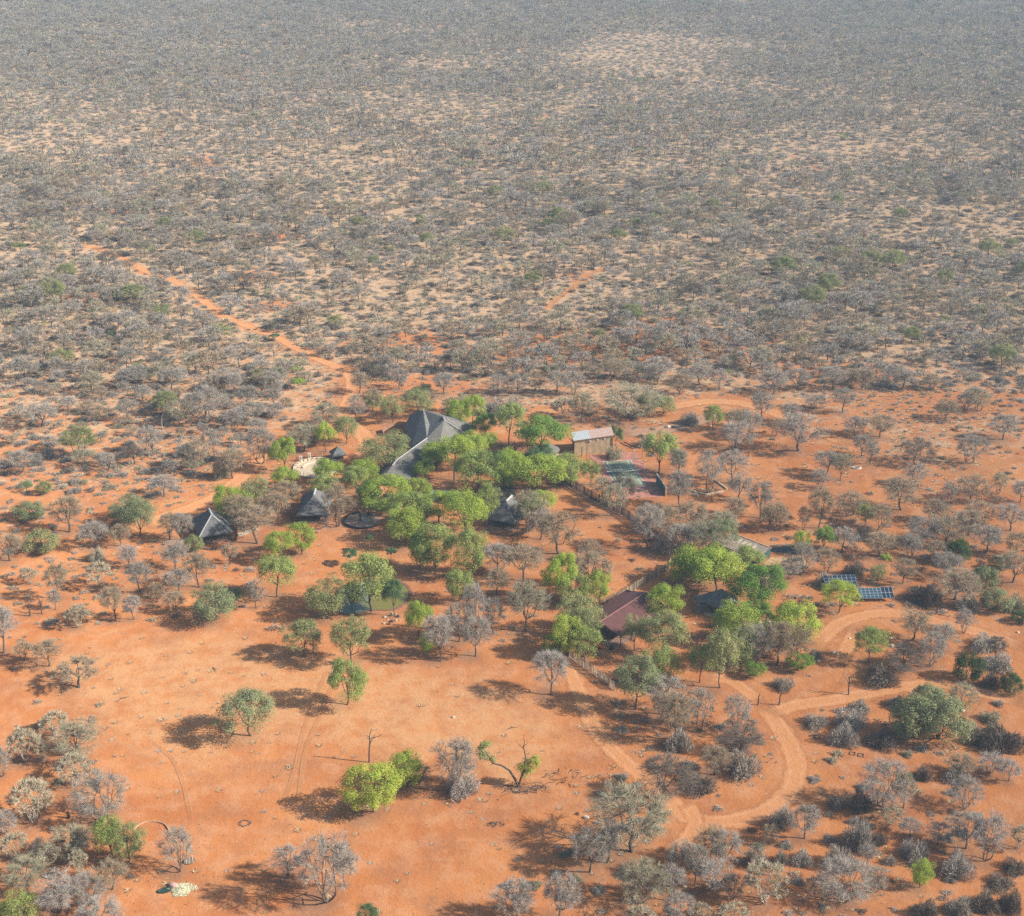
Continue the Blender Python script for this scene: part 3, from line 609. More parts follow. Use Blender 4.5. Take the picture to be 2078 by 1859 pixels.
# the ground: one sheet to the horizon, finer where the camera looks
def axis(a, fine, step, b, grow):
    v = [0.0]
    while v[-1] < b: v.append(v[-1]+(step if v[-1] < fine else max(step, (v[-1]-fine)*grow+step)))
    return np.array(v)
ax = axis(0, 150, 1.5, 9000, .05); XS = np.concatenate([-ax[:0:-1], ax])
ay = axis(0, 330, 1.5, 12000, .035)+195; YS = np.concatenate([[-9000, -2500, -600, -100, 60, 140, 175, 188], ay])
GX, GY = np.meshgrid(XS, YS); nx, ny = len(XS), len(YS)
den = np.maximum(HCAM*_S+GY*_C, 20); PX = CX+FOC*GX/den; PY = CY+FOC*(HCAM*_C-GY*_S)/den
def maskpoly(poly):
    r = np.zeros(GX.shape, bool); j = len(poly)-1
    for i in range(len(poly)):
        xi, yi = poly[i]; xj, yj = poly[j]
        c = ((yi > PY) != (yj > PY)) & (PX < (xj-xi)*(PY-yi)/((yj-yi) or 1e-9)+xi); r ^= c; j = i
    return r.astype(float)
def blur(a, n):
    for _ in range(n):
        a = (a+np.roll(a, 1, 0)+np.roll(a, -1, 0)+np.roll(a, 1, 1)+np.roll(a, -1, 1))/5
    return a
sstep = lambda a, b, x: (lambda t: t*t*(3-2*t))(np.clip((x-a)/(b-a), 0, 1))
grass = sstep(1250, 330, PY)*0.9+0.12*sstep(1900, 1500, PY)
bare = np.clip(maskpoly(CLEAR)+maskpoly(CLEAR2)+maskpoly(CLEAR3)+maskpoly(LODGE), 0, 1); bare = blur(bare, 70)
red = np.zeros(GX.shape)
for cx, cy, sx, sy in RED: red += np.exp(-((PX-cx)/sx)**2-((PY-cy)/sy)**2)
pale = np.zeros(GX.shape)
for cx, cy, sx, sy in ((1330, 105, 220, 45), (420, 240, 380, 28), (150, 310, 160, 22), (900, 8, 600, 14), (1150, 190, 240, 26), (1900, 40, 240, 14), (1000, 690, 100, 12), (100, 480, 160, 40), (900, 300, 300, 50)): pale += np.exp(-((PX-cx)/sx)**2-((PY-cy)/sy)**2)
grass = np.clip(grass*(1-.85*bare)-.8*np.clip(red, 0, 1)+.6*np.clip(pale, 0, 1), 0, 1)
sand = blur(maskpoly([(60, 1340), (420, 1290), (620, 1330), (1000, 1380), (1130, 1480), (1080, 1620), (760, 1530), (600, 1480), (380, 1560), (220, 1480)]), 14)
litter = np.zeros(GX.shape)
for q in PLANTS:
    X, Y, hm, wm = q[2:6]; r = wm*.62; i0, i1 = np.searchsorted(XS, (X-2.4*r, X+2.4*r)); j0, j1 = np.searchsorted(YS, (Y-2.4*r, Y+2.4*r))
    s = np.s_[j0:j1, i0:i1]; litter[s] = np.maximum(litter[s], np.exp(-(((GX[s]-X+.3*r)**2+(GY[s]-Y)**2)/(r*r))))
rd = np.zeros(GX.shape)
for hw, pts in ROADW:
    for p in pts[::2]:
        r = hw*2.2; i0, i1 = np.searchsorted(XS, (p[0]-3*r, p[0]+3*r)); j0, j1 = np.searchsorted(YS, (p[1]-3*r, p[1]+3*r)); s = np.s_[j0:j1, i0:i1]
        rd[s] = np.maximum(rd[s], np.exp(-(((GX[s]-p[0])**2+(GY[s]-p[1])**2)/(r*r))))
grass = np.clip(grass*(1-.8*rd), 0, 1); litter = litter*(1-.7*rd)*(1-.35*sand)
me = bpy.data.meshes.new('ground'); nv = nx*ny; me.vertices.add(nv)
co = np.stack([GX, GY, np.zeros(GX.shape)], -1).reshape(-1).astype('f'); me.vertices.foreach_set('co', co)
ii = (np.arange(ny-1)[:, None]*nx+np.arange(nx-1)[None, :]).ravel(); quads = np.stack([ii, ii+1, ii+1+nx, ii+nx], -1).ravel().astype('i'); nf = len(ii)
me.loops.add(nf*4); me.loops.foreach_set('vertex_index', quads); me.polygons.add(nf)
me.polygons.foreach_set('loop_start', np.arange(0, nf*4, 4, dtype='i')); me.update(calc_edges=True); me.validate()
for nm, a in (('grass', grass), ('litter', litter), ('sand', sand), ('redness', np.clip(red, 0, 1))):
    at = me.attributes.new(nm, 'FLOAT', 'POINT'); at.data.foreach_set('value', a.ravel().astype('f'))
RED1, RED2, SAND = (0.44, 0.16, 0.055), (0.56, 0.235, 0.084), (0.57, 0.315, 0.15)
def ground_mat(name, track=False, light=(.62, .31, .14)):
    t = NT(name); p = pos(t)
    big = t.noise(p, .035, 4, .6); mid_ = t.noise(p, .22, 5, .62); fine = t.noise(p, 1.4, 5, .7)
    mp = t.N("ShaderNodeMapping"); t.L(p, mp.inputs[0]); mp.inputs['Scale'].default_value = (.6, 1.5, 1); streak = t.noise(mp.outputs[0], .5, 4, .6)
    c = t.mix(t.ramp(big, .3, .7), RED1, RED2)
    c = t.mix(t.math('MULTIPLY', t.ramp(mid_, .42, .66), .6), c, (.56, .29, .15))
    c = t.mix(t.math('MULTIPLY', t.ramp(t.noise(p, .09, 5, .7), .46, .66), .55), c, (.35, .155, .078))
    if not track:
        c = t.mix(t.math('MULTIPLY', t.attr('sand').outputs['Fac'], t.math('ADD', .10, t.math('MULTIPLY', t.ramp(mid_, .3, .6), .6))), c, SAND)
        c = t.mix(t.math('MULTIPLY', t.attr('redness').outputs['Fac'], .7), c, (.52, .21, .085))
        g = t.attr('grass').outputs['Fac']
        gm = t.ramp(t.math('SUBTRACT', t.math('ADD', g, t.math('MULTIPLY', t.math('SUBTRACT', t.noise(p, .16, 6, .75), .5), 2.2)), .0), .25, .75)
        gc = t.mix(t.ramp(streak, .35, .65), (.42, .28, .165), (.58, .43, .285))
        c = t.mix(t.math('MULTIPLY', gm, .92), c, gc)
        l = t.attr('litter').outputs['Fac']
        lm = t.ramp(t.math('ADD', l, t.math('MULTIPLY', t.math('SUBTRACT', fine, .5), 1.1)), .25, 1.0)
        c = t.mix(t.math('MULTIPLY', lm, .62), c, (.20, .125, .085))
        sp = t.ramp(t.noise(p, 2.6, 2, .5), .66, .74)
        c = t.mix(t.math('MULTIPLY', sp, .45), c, (.16, .09, .06))
        c = t.mix(t.math('MULTIPLY', t.ramp(t.noise(p, .8, 6, .8), .54, .62), .28), c, (.30, .17, .10))
    c = t.mix(t.math('MULTIPLY', t.ramp(fine, .45, .75), .35), c, (.40, .17, .08))
    b = t.N("ShaderNodeBsdfDiffuse"); t.L(c, b.inputs[0]); b.inputs[1].default_value = .6
    bp = t.N("ShaderNodeBump"); bp.inputs['Strength'].default_value = .8; bp.inputs['Distance'].default_value = .4
    t.L(t.math('ADD', t.math('MULTIPLY', fine, .5), mid_), bp.inputs['Height']); t.L(bp.outputs[0], b.inputs['Normal'])
    if track:
        c = t.mix(.6, c, light)
        v = t.attr('side').outputs['Fac']      # -1 .. 1 across the track
        av = t.math('ABSOLUTE', v)
        rut = t.ramp(t.math('ABSOLUTE', t.math('SUBTRACT', av, .42)), .16, .03)
        c2 = t.mix(t.math('MULTIPLY', rut, t.math('MULTIPLY', t.ramp(mid_, .3, .7), .55)), c, (.68, .36, .19)); t.L(c2, b.inputs[0])
        e = t.math('ADD', av, t.math('MULTIPLY', t.math('SUBTRACT', t.noise(p, .5, 5, .7), .5), 1.1))
        a = t.math('MULTIPLY', t.ramp(e, .95, .62), t.ramp(t.attr('endfade').outputs['Fac'], 0, 1))
        tr = t.N("ShaderNodeBsdfTransparent"); mx = t.N("ShaderNodeMixShader"); t.L(a, mx.inputs[0]); t.L(tr.outputs[0], mx.inputs[1]); t.L(b.outputs[0], mx.inputs[2]); t.L(mx.outputs[0], t.out.inputs[0])
    else: t.L(b.outputs[0], t.out.inputs[0])
    return t.m
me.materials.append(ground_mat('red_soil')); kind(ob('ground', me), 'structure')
tm = ground_mat('track_soil', True); tg = ground_mat('gravel_soil', True, (.36, .27, .20))
ROADW.append((3.2, smooth([P(*q) for q in [(1255, 880), (1310, 876), (1370, 868), (1430, 850), (1470, 838)]], 6)))
for i, (hw, pts) in enumerate(ROADW):
    V = []; F = []; side = []; ef = []; fs_ = 1.0 if hw > 1.6 else .62; n = len(pts); K = 7; z = .004*(1+i)
    for j, p in enumerate(pts):
        d = pts[min(j+1, n-1)]-pts[max(j-1, 0)]; d /= np.hypot(*d)+1e-9; nn = np.array([-d[1], d[0]])
        for k in range(K):
            s = -1+2*k/(K-1); q = p+nn*s*hw*1.35; V.append((q[0], q[1], z)); side.append(s); ef.append(fs_*min(1, j/4, (n-1-j)/4))
    F = [(j*K+k, j*K+k+1, (j+1)*K+k+1, (j+1)*K+k) for j in range(n-1) for k in range(K-1)]
    m2 = mesh('dirt_track', V, F, [tg if i == len(ROADW)-1 else tm])
    at = m2.attributes.new('side', 'FLOAT', 'POINT'); at.data.foreach_set('value', side); at = m2.attributes.new('endfade', 'FLOAT', 'POINT'); at.data.foreach_set('value', ef)
    kind(ob('dirt_track', m2), 'structure')

# ------------------------------------------------------------------ buildings
def thatch(name, col):
    t = NT(name); b = t.N("ShaderNodeBsdfDiffuse"); p = pos(t); mp = t.N("ShaderNodeMapping"); t.L(p, mp.inputs[0]); mp.inputs['Scale'].default_value = (3.5, 3.5, .7)
    s = t.noise(mp.outputs[0], 1.6, 5, .7); m = t.noise(p, .35, 4, .6)
    c = t.mix(t.ramp(s, .3, .7), tuple(x*.72 for x in col), tuple(x*1.2 for x in col)); c = t.mix(t.math('MULTIPLY', t.ramp(m, .45, .7), .4), c, tuple(x*.6 for x in col))
    c = t.mix(t.math('MULTIPLY', t.ramp(t.noise(p, .9, 5, .75), .5, .62), .5), c, tuple(x*1.5 for x in col)); t.L(c, b.inputs[0]); bp = t.N("ShaderNodeBump"); bp.inputs['Strength'].default_value = 1.0; bp.inputs['Distance'].default_value = .15; t.L(s, bp.inputs['Height']); t.L(bp.outputs[0], b.inputs['Normal'])
    t.L(b.outputs[0], t.out.inputs[0]); return t.m
M['thatch'] = thatch('thatch', (.165, .162, .158)); M['thatch_light'] = thatch('thatch_light', (.17, .16, .145))
M['ridge_cap'] = plain('ridge_cap', (.38, .37, .35), var=.12); M['dark_wall'] = plain('dark_wall', (.10, .075, .06)); M['cream'] = plain('cream_plaster', (.60, .50, .36), var=.12)
M['wood_dark'] = plain('wood_dark', (.05, .04, .035)); M['wood'] = plain('wood', (.20, .14, .09)); M['wood_grey'] = plain('wood_grey', (.26, .23, .19)); M['deck'] = plain('deck', (.24, .14, .10), bump=.2)
M['stone_wall'] = plain('stone_wall', (.17, .12, .10), var=.4, scale=4, bump=.5); M['paving'] = plain('paving', (.30, .20, .155), var=.2, bump=.2); M['pale_paving'] = plain('pale_paving', (.56, .44, .31), var=.12)
M['black'] = plain('charred_black', (.02, .018, .018)); M['white'] = plain('white_paint', (.75, .74, .70), var=.06); M['pale_wood'] = plain('pale_wood', (.48, .40, .28), var=.2)
M['interior_dark'] = plain('dark_opening', (.015, .015, .017), rough=.3); M['metal'] = plain('galvanised', (.30, .30, .30), rough=.5, metal=.3)
def stones(name, path, hgt, wd, mat, parent, seed=1, step=.42):
    """a course of uneven stones along a path, one joined part (too small to pick apart)"""
    r = random.Random(seed); b = B()
    for i in range(len(path)-1):
        a = Vector(path[i]); c = Vector(path[i+1]); L = (c-a).length; n = max(1, int(L/step))
        for k in range(n):
            for lay in range(max(1, int(hgt/.3))):
                p = a+(c-a)*((k+r.random()*.3)/n); b.box((p.x+r.uniform(-.05, .05), p.y+r.uniform(-.05, .05), p.z+.15+lay*.28), (step*r.uniform(.8, 1.15), wd*r.uniform(.8, 1.2), .3*r.uniform(.85, 1.15)), math.atan2(c.y-a.y, c.x-a.x)+r.uniform(-.25, .25))
    o = ob(name, b.mesh(name, [mat]), parent); return kind(o, 'stuff')
def poles(name, path, hgt, mats, parent, seed=1, step=.22, jit=.25, r0=.07):
    r = random.Random(seed); b = B()
    for i in range(len(path)-1):
        a = Vector(path[i]); c = Vector(path[i+1]); n = max(1, int((c-a).length/step))
        for k in range(n):
            p = a+(c-a)*((k+.5)/n); h = hgt*(1+r.uniform(-jit, jit)); q = p+Vector((r.uniform(-.1, .1), r.uniform(-.1, .1), h)); b.tube([p-Vector((0, 0, .1)), q], [r0*r.uniform(.8, 1.3), r0*.8], 4, mi=r.randrange(len(mats)))
    o = ob(name, b.mesh(name, mats), parent); return kind(o, 'stuff')
def loc3(x, y, h=0.0): return P3(x, y, h)
def arc(c, R, a0, a1, n=24, z=0.0, ry=None): return [(c[0]+R*cos(radians(a0+(a1-a0)*i/n)), c[1]+(ry or R)*sin(radians(a0+(a1-a0)*i/n)), z) for i in range(n+1)]

def hip_roof(parent, wd, dp, he, hr, rl, mat, name='thatch_roof', th=.28, cap=True, hips=False):
    """hipped thatch: ridge along local y"""
    a, d, r = wd/2, dp/2, rl/2; sag = .12
    C = [(-a, -d, he), (a, -d, he), (a, d, he), (-a, d, he)]; R = [(0, -r, hr), (0, r, hr)]
    b = B()
    def face(pts):   # subdivide for a slightly sagging slope
        b.slab(pts, th)
    face([C[0], C[1], R[0]]); face([C[1], C[2], R[1], R[0]]); face([C[2], C[3], R[1]]); face([C[3], C[0], R[0], R[1]])
    o = ob(name, b.mesh(name, [mat]), parent)
    if cap:
        b2 = B(); b2.tube([(0, -r-.25, hr+.02), (0, r+.25, hr+.02)], .33, 6); ob('ridge_cap', b2.mesh('ridge_cap', [M['ridge_cap']]), o)
        b3 = B()
        for i, k in ((0, 0), (1, 0)) if hips else ():
            e = Vector(C[i]); s = Vector(R[k]); b3.tube([s, s+(e-s)*.5+Vector((0, 0, .02)), e], [.2, .17, .14], 5)
        if hips: ob('hip_cap', b3.mesh('hip_cap', [M['ridge_cap']]), o)
    return o
def chalet(name, cx, cy, rz, wd, dp, label, hips):
    e = empty(name, (cx, cy, 0), rz); tag(e, label, 'chalet', 'thatched guest chalets')
    hip_roof(e, wd, dp, 2.6, 6.8, 3.9, M['thatch'], hips=hips)
    a, d = wd/2-1.2, dp/2-1.3
    b = B(); t = .22; ff = -d+1.9
    b.box((0, d, 1.5), (2*a, t, 3.0)); b.box((-a, (d+ff)/2, 1.5), (t, d-ff, 3.0)); b.box((a, (d+ff)/2, 1.5), (t, d-ff, 3.0)); b.box((-a*.62, ff, 1.5), (a*.76, t, 3.0)); b.box((a*.62, ff, 1.5), (a*.76, t, 3.0))
    ob('wall', b.mesh('wall', [M['dark_wall']]), e)
    b = B(); b.box((0, ff+.02, 1.2), (a*.47, .08, 2.3)); ob('door', b.mesh('door', [M['interior_dark']]), e)  # near-black panel in the doorway paints in the unlit interior
    b = B(); b.box((0, -d+.2, .15), (wd-.6, 3.6, .3)); ob('veranda_floor', b.mesh('veranda_floor', [M['deck']]), e)
    pm = None
    for i in range(4):
        if pm is None: b = B(); b.tube([(0, 0, .3), (0, 0, 2.75)], .11, 6); pm = b.mesh('post', [M['wood_dark']])
        ob('post', pm, e, loc=(-a+2*a*i/3, -d-.9, 0))
    b = B()
    for s in (-1, 1): b.box((s*a*.5, -d-.9, 1.1), (a*.7, .07, .08)); b.box((s*a*.5, -d-.9, .65), (a*.7, .07, .08))
    ob('railing', b.mesh('railing', [M['wood']]), e)
    return e
c1 = chalet('thatched_chalet', -85.6, 362.2, radians(21.8), 9.4, 12.6, 'thatched chalet standing farthest left with pale hips and ridge, behind a curved stone edge', True)
c2 = chalet('thatched_chalet', -57.7, 375.6, radians(1), 9.6, 13.4, 'thatched chalet in the middle, between brown leafless trees and left of the round fire pit', False)
c3 = chalet('thatched_chalet', -0.9, 371.2, radians(-24), 9.2, 13.4, 'thatched chalet on the right, partly hidden by trees, with a brush fence round its front', False)
# lean-to roofs at the back of two chalets
for c, dx, dy in ((c1, 5.4, 2.0), (c3, -4.6, 6.5)):
    b = B(); b.slab([(dx-2.6, dy-3, 2.4), (dx+2.6, dy-3, 2.1), (dx+2.6, dy+3, 2.1), (dx-2.6, dy+3, 2.4)], .12); b.slab([(dx-2.6, dy-3, 2.4), (dx-2.6, dy+3, 2.4), (dx, dy, 3.6)], .15); ob('lean_to_roof', b.mesh('lean_to_roof', [M['wood_dark']]), c)
# walled fronts
def world_path(pts, h=0.0): return [tuple(loc3(x, y, h)) for x, y in pts]
e = empty('stone_edging'); tag(e, 'low curved dark stone edge in front of the far left chalet', 'wall'); stones('stone_course', world_path([(406, 1112), (418, 1115), (432, 1115), (446, 1112), (462, 1106), (478, 1100)]), .5, .5, M['stone_wall'], e, 3)
e = empty('stone_edging'); tag(e, 'low stone edge in front of the middle chalet', 'wall'); stones('stone_course', world_path([(596, 1060), (606, 1073), (630, 1076), (650, 1074), (666, 1066)]), .45, .5, M['stone_wall'], e, 4)
e = empty('brush_fence'); tag(e, 'curved fence of upright dark branches round the right chalet front', 'fence'); poles('poles', world_path([(990, 1073), (1000, 1082), (1020, 1088), (1042, 1089), (1060, 1086), (1076, 1078), (1086, 1066), (1084, 1054)]), 1.9, [M['wood_dark'], M['bark_grey'], M['wood']], e, 5)
e = empty('brush_fence'); tag(e, 'tangle of upright dark branches on the right corner of the far left chalet', 'fence'); poles('poles', world_path([(470, 1062), (478, 1072), (482, 1085), (480, 1098)]), 2.3, [M['wood_dark'], M['bark_grey']], e, 6, step=.16)
e = empty('brush_fence'); tag(e, 'upright dark branches at the left corner of the middle chalet', 'fence'); poles('poles', world_path([(590, 1040), (592, 1052), (597, 1066)]), 2.3, [M['wood_dark'], M['bark_grey']], e, 7, step=.16)
for wpts, hh, lab in (([(588, 1022), (620, 1018), (640, 1016)], .03, ''),): pass
def patch(name, pts, mat, z, structure=True, label=None, cat=None):
    b = B(); q = world_path(pts); n = len(q); b.add([(p[0], p[1], z) for p in q], [tuple(range(n))][:1])
    me = b.mesh(name, [mat]); o = ob(name, me)
    if me.polygons[0].normal.z < 0: me.flip_normals()
    if structure: kind(o, 'structure')
    return o
patch('footpath', [(482, 1083), (500, 1077), (520, 1071), (526, 1075), (505, 1084), (484, 1090)], M['pale_paving'], .09)
patch('footpath', [(500, 1040), (560, 1003), (568, 1007), (556, 1020), (548, 1012), (510, 1046)], M['pale_paving'], .095)

# main lodge
lodge = empty('thatched_lodge'); tag(lodge, 'main lodge with two tall thatched peaks and a long grey thatched wing', 'lodge')
v = lambda x, y, h: tuple(loc3(x, y, h))
bp_ = v(859, 831.6, 9.4); L1 = v(820.6, 864, 2.8); L2 = v(833.6, 909.5, 2.8); Vv = v(871.4, 863, 6.9); A = v(900, 846.5, 9.6); A2 = v(901.5, 852, 9.3); J = v(866.5, 889, 6.2)
Lb = (-34.5, 447, 2.8); Rb = (-17.5, 444, 2.8); R1 = v(947, 881.5, 3.0); R2 = v(934, 884, 3.0); Ar = (-12.5, 436, 2.8); E2 = v(884, 935, 2.8)
K = v(805, 933.3, 5.6); W1 = v(777, 954, 2.6); W0 = v(764, 972, 2.4); E3 = v(829, 973, 2.6); KR = v(783, 962, 3.9)
b = B(); T3 = lambda *p: b.slab(list(p), .3)
for p in ((bp_, L1, L2), (bp_, L2, J), (bp_, J, Vv), (Vv, J, A2), (Vv, A2, A), (bp_, Lb, L1)): T3(*p)
T3(bp_, Rb, Lb); T3(A, Ar, Rb)
ob('left_roof_slope', b.mesh('left_roof_slope', [M['thatch']]), lodge)
b = B(); T3(bp_, Vv, A, Rb); T3(A2, J, E2); T3(A2, E2, R2); T3(A, A2, R2, R1); T3(A, R1, Ar)  # sunlit slopes painted in a warmer thatch tone than the shaded left ones
ob('right_roof_slope', b.mesh('right_roof_slope', [M['thatch_light']]), lodge)
b = B(); T3(J, K, E3, E2); T3(J, L2, W1, K); T3(K, KR, E3); T3(K, W1, W0, KR); T3(KR, W0, E3)
ob('wing_roof', b.mesh('wing_roof', [M['thatch_light']]), lodge)
b = B(); b.tube([J, K], .2, 6); b.tube([K, Vector(K)+(Vector(KR)-Vector(K))*.4], .22, 5); ob('ridge_cap', b.mesh('ridge_cap', [M['ridge_cap']]), lodge)
b = B(); b.tube([A2, R1], [.2, .15], 5); b.tube([bp_, Vv], [.2, .18], 5); b.tube([A, A2], .24, 5); ob('hip_cap', b.mesh('hip_cap', [M['ridge_cap']]), lodge)
def inset(pts, k, z0=0.0):
    c = sum((Vector(p) for p in pts), Vector())/len(pts); return [Vector(p)+(c-Vector(p))*k for p in pts]
b = B()
for poly, top in (([L1, L2, J, Vv, Rb, Lb], 2.6), ([J, E2, R2, Ar, Vv], 2.6), ([L2, W1, E3, E2], 2.5)):
    q = inset(poly, .12); n = len(q)
    for i in range(n):
        p0, p1 = q[i], q[(i+1) % n]; b.add([(p0.x, p0.y, 0), (p1.x, p1.y, 0), (p1.x, p1.y, top), (p0.x, p0.y, top)], [(0, 1, 2, 3)])
ob('wall', b.mesh('wall', [M['dark_wall']]), lodge)
for x, y in ((826, 884), (835, 915), (815, 930), (795, 945), (946, 890)):
    p = loc3(x, y, 0); b = B(); b.tube([(0, 0, 0), (0, 0, 2.8)], .13, 6); ob('post', b.mesh('post', [M['wood_dark']]), lodge, loc=p)
e = empty('courtyard_wall'); tag(e, 'low reddish yard wall running left from the back of the lodge', 'wall'); b = B()
for (p, q) in (((775, 876), (818, 866)), ((775, 876), (779, 886))):
    a, c = loc3(*p), loc3(*q); b.box(((a.x+c.x)/2, (a.y+c.y)/2, .7), ((c-a).length, .25, 1.4), math.atan2(c.y-a.y, c.x-a.x))
ob('wall_panel', b.mesh('wall_panel', [plain('red_plaster', (.38, .20, .13))]), e)

# small thatched huts
def cone_hut(name, cx, cy, R, he, hp, mat, label, posts=6, rz=0.0, rings=3, wall=None):
    e = empty(name, (cx, cy, 0), rz); tag(e, label, 'hut'); b = B(); k = 20
    prof = [(R, he-.2), (R*1.01, he+.05), (R*.66, he+(hp-he)*.40), (R*.33, he+(hp-he)*.75), (R*.12, hp-.12), (.02, hp)]
    b.lathe((0, 0, 0), prof, k); b.lathe((0, 0, 0), [(R, he-.2), (R*.3, he+.1), (.02, he+.2)], k); ob('thatch_roof', b.mesh('thatch_roof', [mat]), e)
    b = B(); b.lathe((0, 0, 0), [(R*.2, hp-.42), (R*.16, hp-.05), (.02, hp+.12)], 12); ob('roof_cap', b.mesh('roof_cap', [M['thatch_light']]), e)
    pm = None
    for i in range(posts):
        if pm is None: b = B(); b.tube([(0, 0, 0), (0, 0, he+.1)], .1, 6); pm = b.mesh('post', [M['wood_dark']])
        an = 2*pi*i/posts+.3; ob('post', pm, e, loc=(R*.82*cos(an), R*.82*sin(an), 0))
    if wall: b = B(); b.lathe((0, 0, 0), [(R*.74, 0), (R*.74, he)], 20, a0=radians(-60), a1=radians(250)); ob('wall', b.mesh('wall', [wall]), e)
    b = B(); b.lathe((0, 0, 0), [(R*.95, 0), (R*.95, .1), (.02, .1)], 20); ob('floor', b.mesh('floor', [M['pale_paving']]), e); return e
x, y = P(1463, 1218, 2.6); rh = cone_hut('round_hut', x, y+.3, 4.4, 2.6, 5.4, M['thatch'], 'round hut with dark blue-grey thatch and a pale board on its roof', 8, wall=M['dark_wall'])
b = B(); q = [Vector((1.2, -1.6, 4.62)), Vector((3.9, -2.1, 3.0))]; d = (q[1]-q[0]).normalized(); s = Vector((.25, .6, .05)); b.slab([q[0]+s*.6, q[1]+s*.6, q[1]-s*.6, q[0]-s*.6], .07); ob('roof_board', b.mesh('roof_board', [M['ridge_cap']]), rh)
b = B(); b.slab([(-6.9, 1.6, 2.7), (-6.2, -.6, 2.5), (-2.9, -2.2, 2.5), (-2.4, 3.6, 2.7)], .14); ob('side_roof', b.mesh('side_roof', [M['thatch']]), rh)
e = empty('garden_kerb'); tag(e, 'wavy pale kerb curving round the front of the round dark hut', 'kerb'); pts = smooth([P(x, y) for x, y in ((1409, 1222), (1418, 1226), (1424, 1237), (1434, 1246), (1448, 1251), (1462, 1254))], 5)
b = B()
for i in range(len(pts)-1):
    a, c = Vector(pts[i]), Vector(pts[i+1]); m = (a+c)/2; b.box((m.x, m.y, .18), ((c-a).length+.08, 1.15, .36), math.atan2(c.y-a.y, c.x-a.x))
ob('kerb_top', b.mesh('kerb_top', [M['pale_paving']]), e)
x, y = P(1115, 924, 0); cone_hut('court_hut', x-.3, y, 3.6, 2.0, 4.2, M['thatch_light'], 'small shaggy grey thatched hut beside the tennis court and tan shed', 6)
x, y = P(686, 931, 0); e = empty('small_hut', (x, y, 0), radians(20)); tag(e, 'small pyramid-roofed thatched hut at the edge of the gathering circle', 'hut'); hip_roof(e, 4.6, 4.6, 2.0, 4.3, .4, M['thatch'], cap=False)
b = B(); b.box((0, .6, 1.0), (3.4, 2.4, 2.0)); ob('wall', b.mesh('wall', [M['dark_wall']]), e)
x, y = P(924, 1019, 0); cone_hut('pool_hut', x, y, 2.3, 2.2, 4.6, M['thatch'], 'steep little thatched cone hut beside the swimming pool', 5)
x, y = P(1016, 1012, 0); e = empty('service_building', (x, y, 0), radians(8)); tag(e, 'dark low roof hidden under the trees behind the right chalet', 'building')
b = B(); b.slab([(-4, -3.4, 2.6), (4, -3.4, 2.6), (4, 0, 3.9), (-4, 0, 3.9)], .15); b.slab([(-4, 0, 3.9), (4, 0, 3.9), (4, 3.4, 2.6), (-4, 3.4, 2.6)], .15); ob('roof', b.mesh('roof', [M['wood_dark']]), e); b = B(); b.box((0, 0, 1.3), (7, 5.8, 2.6)); ob('wall', b.mesh('wall', [M['dark_wall']]), e)
x, y = P(795, 1034, 0); e = empty('cream_building', (x, y+1.5, 0), radians(-6)); tag(e, 'small cream-walled building glimpsed behind the big tree by the fire pit', 'building')
b = B(); b.box((0, 0, 1.3), (5.2, 4, 2.6)); ob('wall', b.mesh('wall', [M['cream']]), e); b = B(); b.slab([(-3, -2.4, 2.7), (3, -2.4, 2.7), (3, 2.4, 3.2), (-3, 2.4, 3.2)], .14); ob('roof', b.mesh('roof', [M['thatch']]), e); b = B(); b.box((.6, -2.02, 1.0), (.9, .06, 2.0)); ob('door', b.mesh('door', [M['wood_dark']]), e)
# dark low wall and gate between lodge garden and court
e = empty('dark_screen'); tag(e, 'short dark timber screen left of the big deep green tree behind the lodge', 'fence'); poles('poles', world_path([(1043, 914), (1047, 925), (1058, 931), (1072, 934)]), 1.8, [M['wood_dark']], e, 8, step=.2, jit=.08)

# gathering circle
cx, cy = P(645, 950); e = empty('gathering_circle', (cx, cy, 0)); tag(e, 'round sandy gathering circle with pale ring wall, curved bench and upright pole fence', 'boma')
b = B(); b.lathe((0, 0, 0), [(7.2, 0), (7.2, .06), (.02, .06)], 40); ob('sand_floor', b.mesh('sand_floor', [M['pale_paving']]), e)
b = B(); b.lathe((0, 0, 0), [(7.7, 0), (7.7, .55), (7.1, .55), (7.1, .05)], 44, a0=radians(35), a1=radians(205)); ob('ring_wall', b.mesh('ring_wall', [M['cream']]), e)
b = B(); b.lathe((0, 0, 0), [(5.0, .05), (5.0, .4), (4.5, .4), (4.5, .05)], 30, a0=radians(60), a1=radians(185)); ob('curved_bench', b.mesh('curved_bench', [M['cream']]), e)
st = B(); 
for i in range(9):
    a = radians(70+i*13); st.box((6.9*cos(a), 6.9*sin(a), .62), (.5, .4, .3), a)
ob('seat_stones', st.mesh('seat_stones', [M['pale_paving']]), e)
poles('pole_fence', arc((0, 0), 7.9, 190, 300, 30), 1.9, [M['wood_dark'], M['wood_dark'], M['white'], M['bark_grey']], e, 9, step=.3, jit=.1)
poles('back_poles', arc((0, 0), 9.0, 60, 150, 30), 1.7, [M['wood_dark'], M['bark_grey'], M['wood']], e, 10, step=.35, jit=.2)
b = B(); b.lathe((0, 0, 0), [(8.3, 0), (8.3, .4), (8.0, .4)], 24, a0=radians(195), a1=radians(310)); ob('plinth', b.mesh('plinth', [M['paving']]), e)
for x, y in ((609, 936), (626, 930)):
    p = loc3(x, y); b = B(); b.box((0, 0, .8), (.3, .3, 1.6)); b.box((.55, 0, .8), (.3, .3, 1.6)); b.box((.27, 0, 1.7), (.95, .34, .25)); ob('white_gateway', b.mesh('white_gateway', [M['white']]), e, loc=(p.x-cx, p.y-cy, 0))

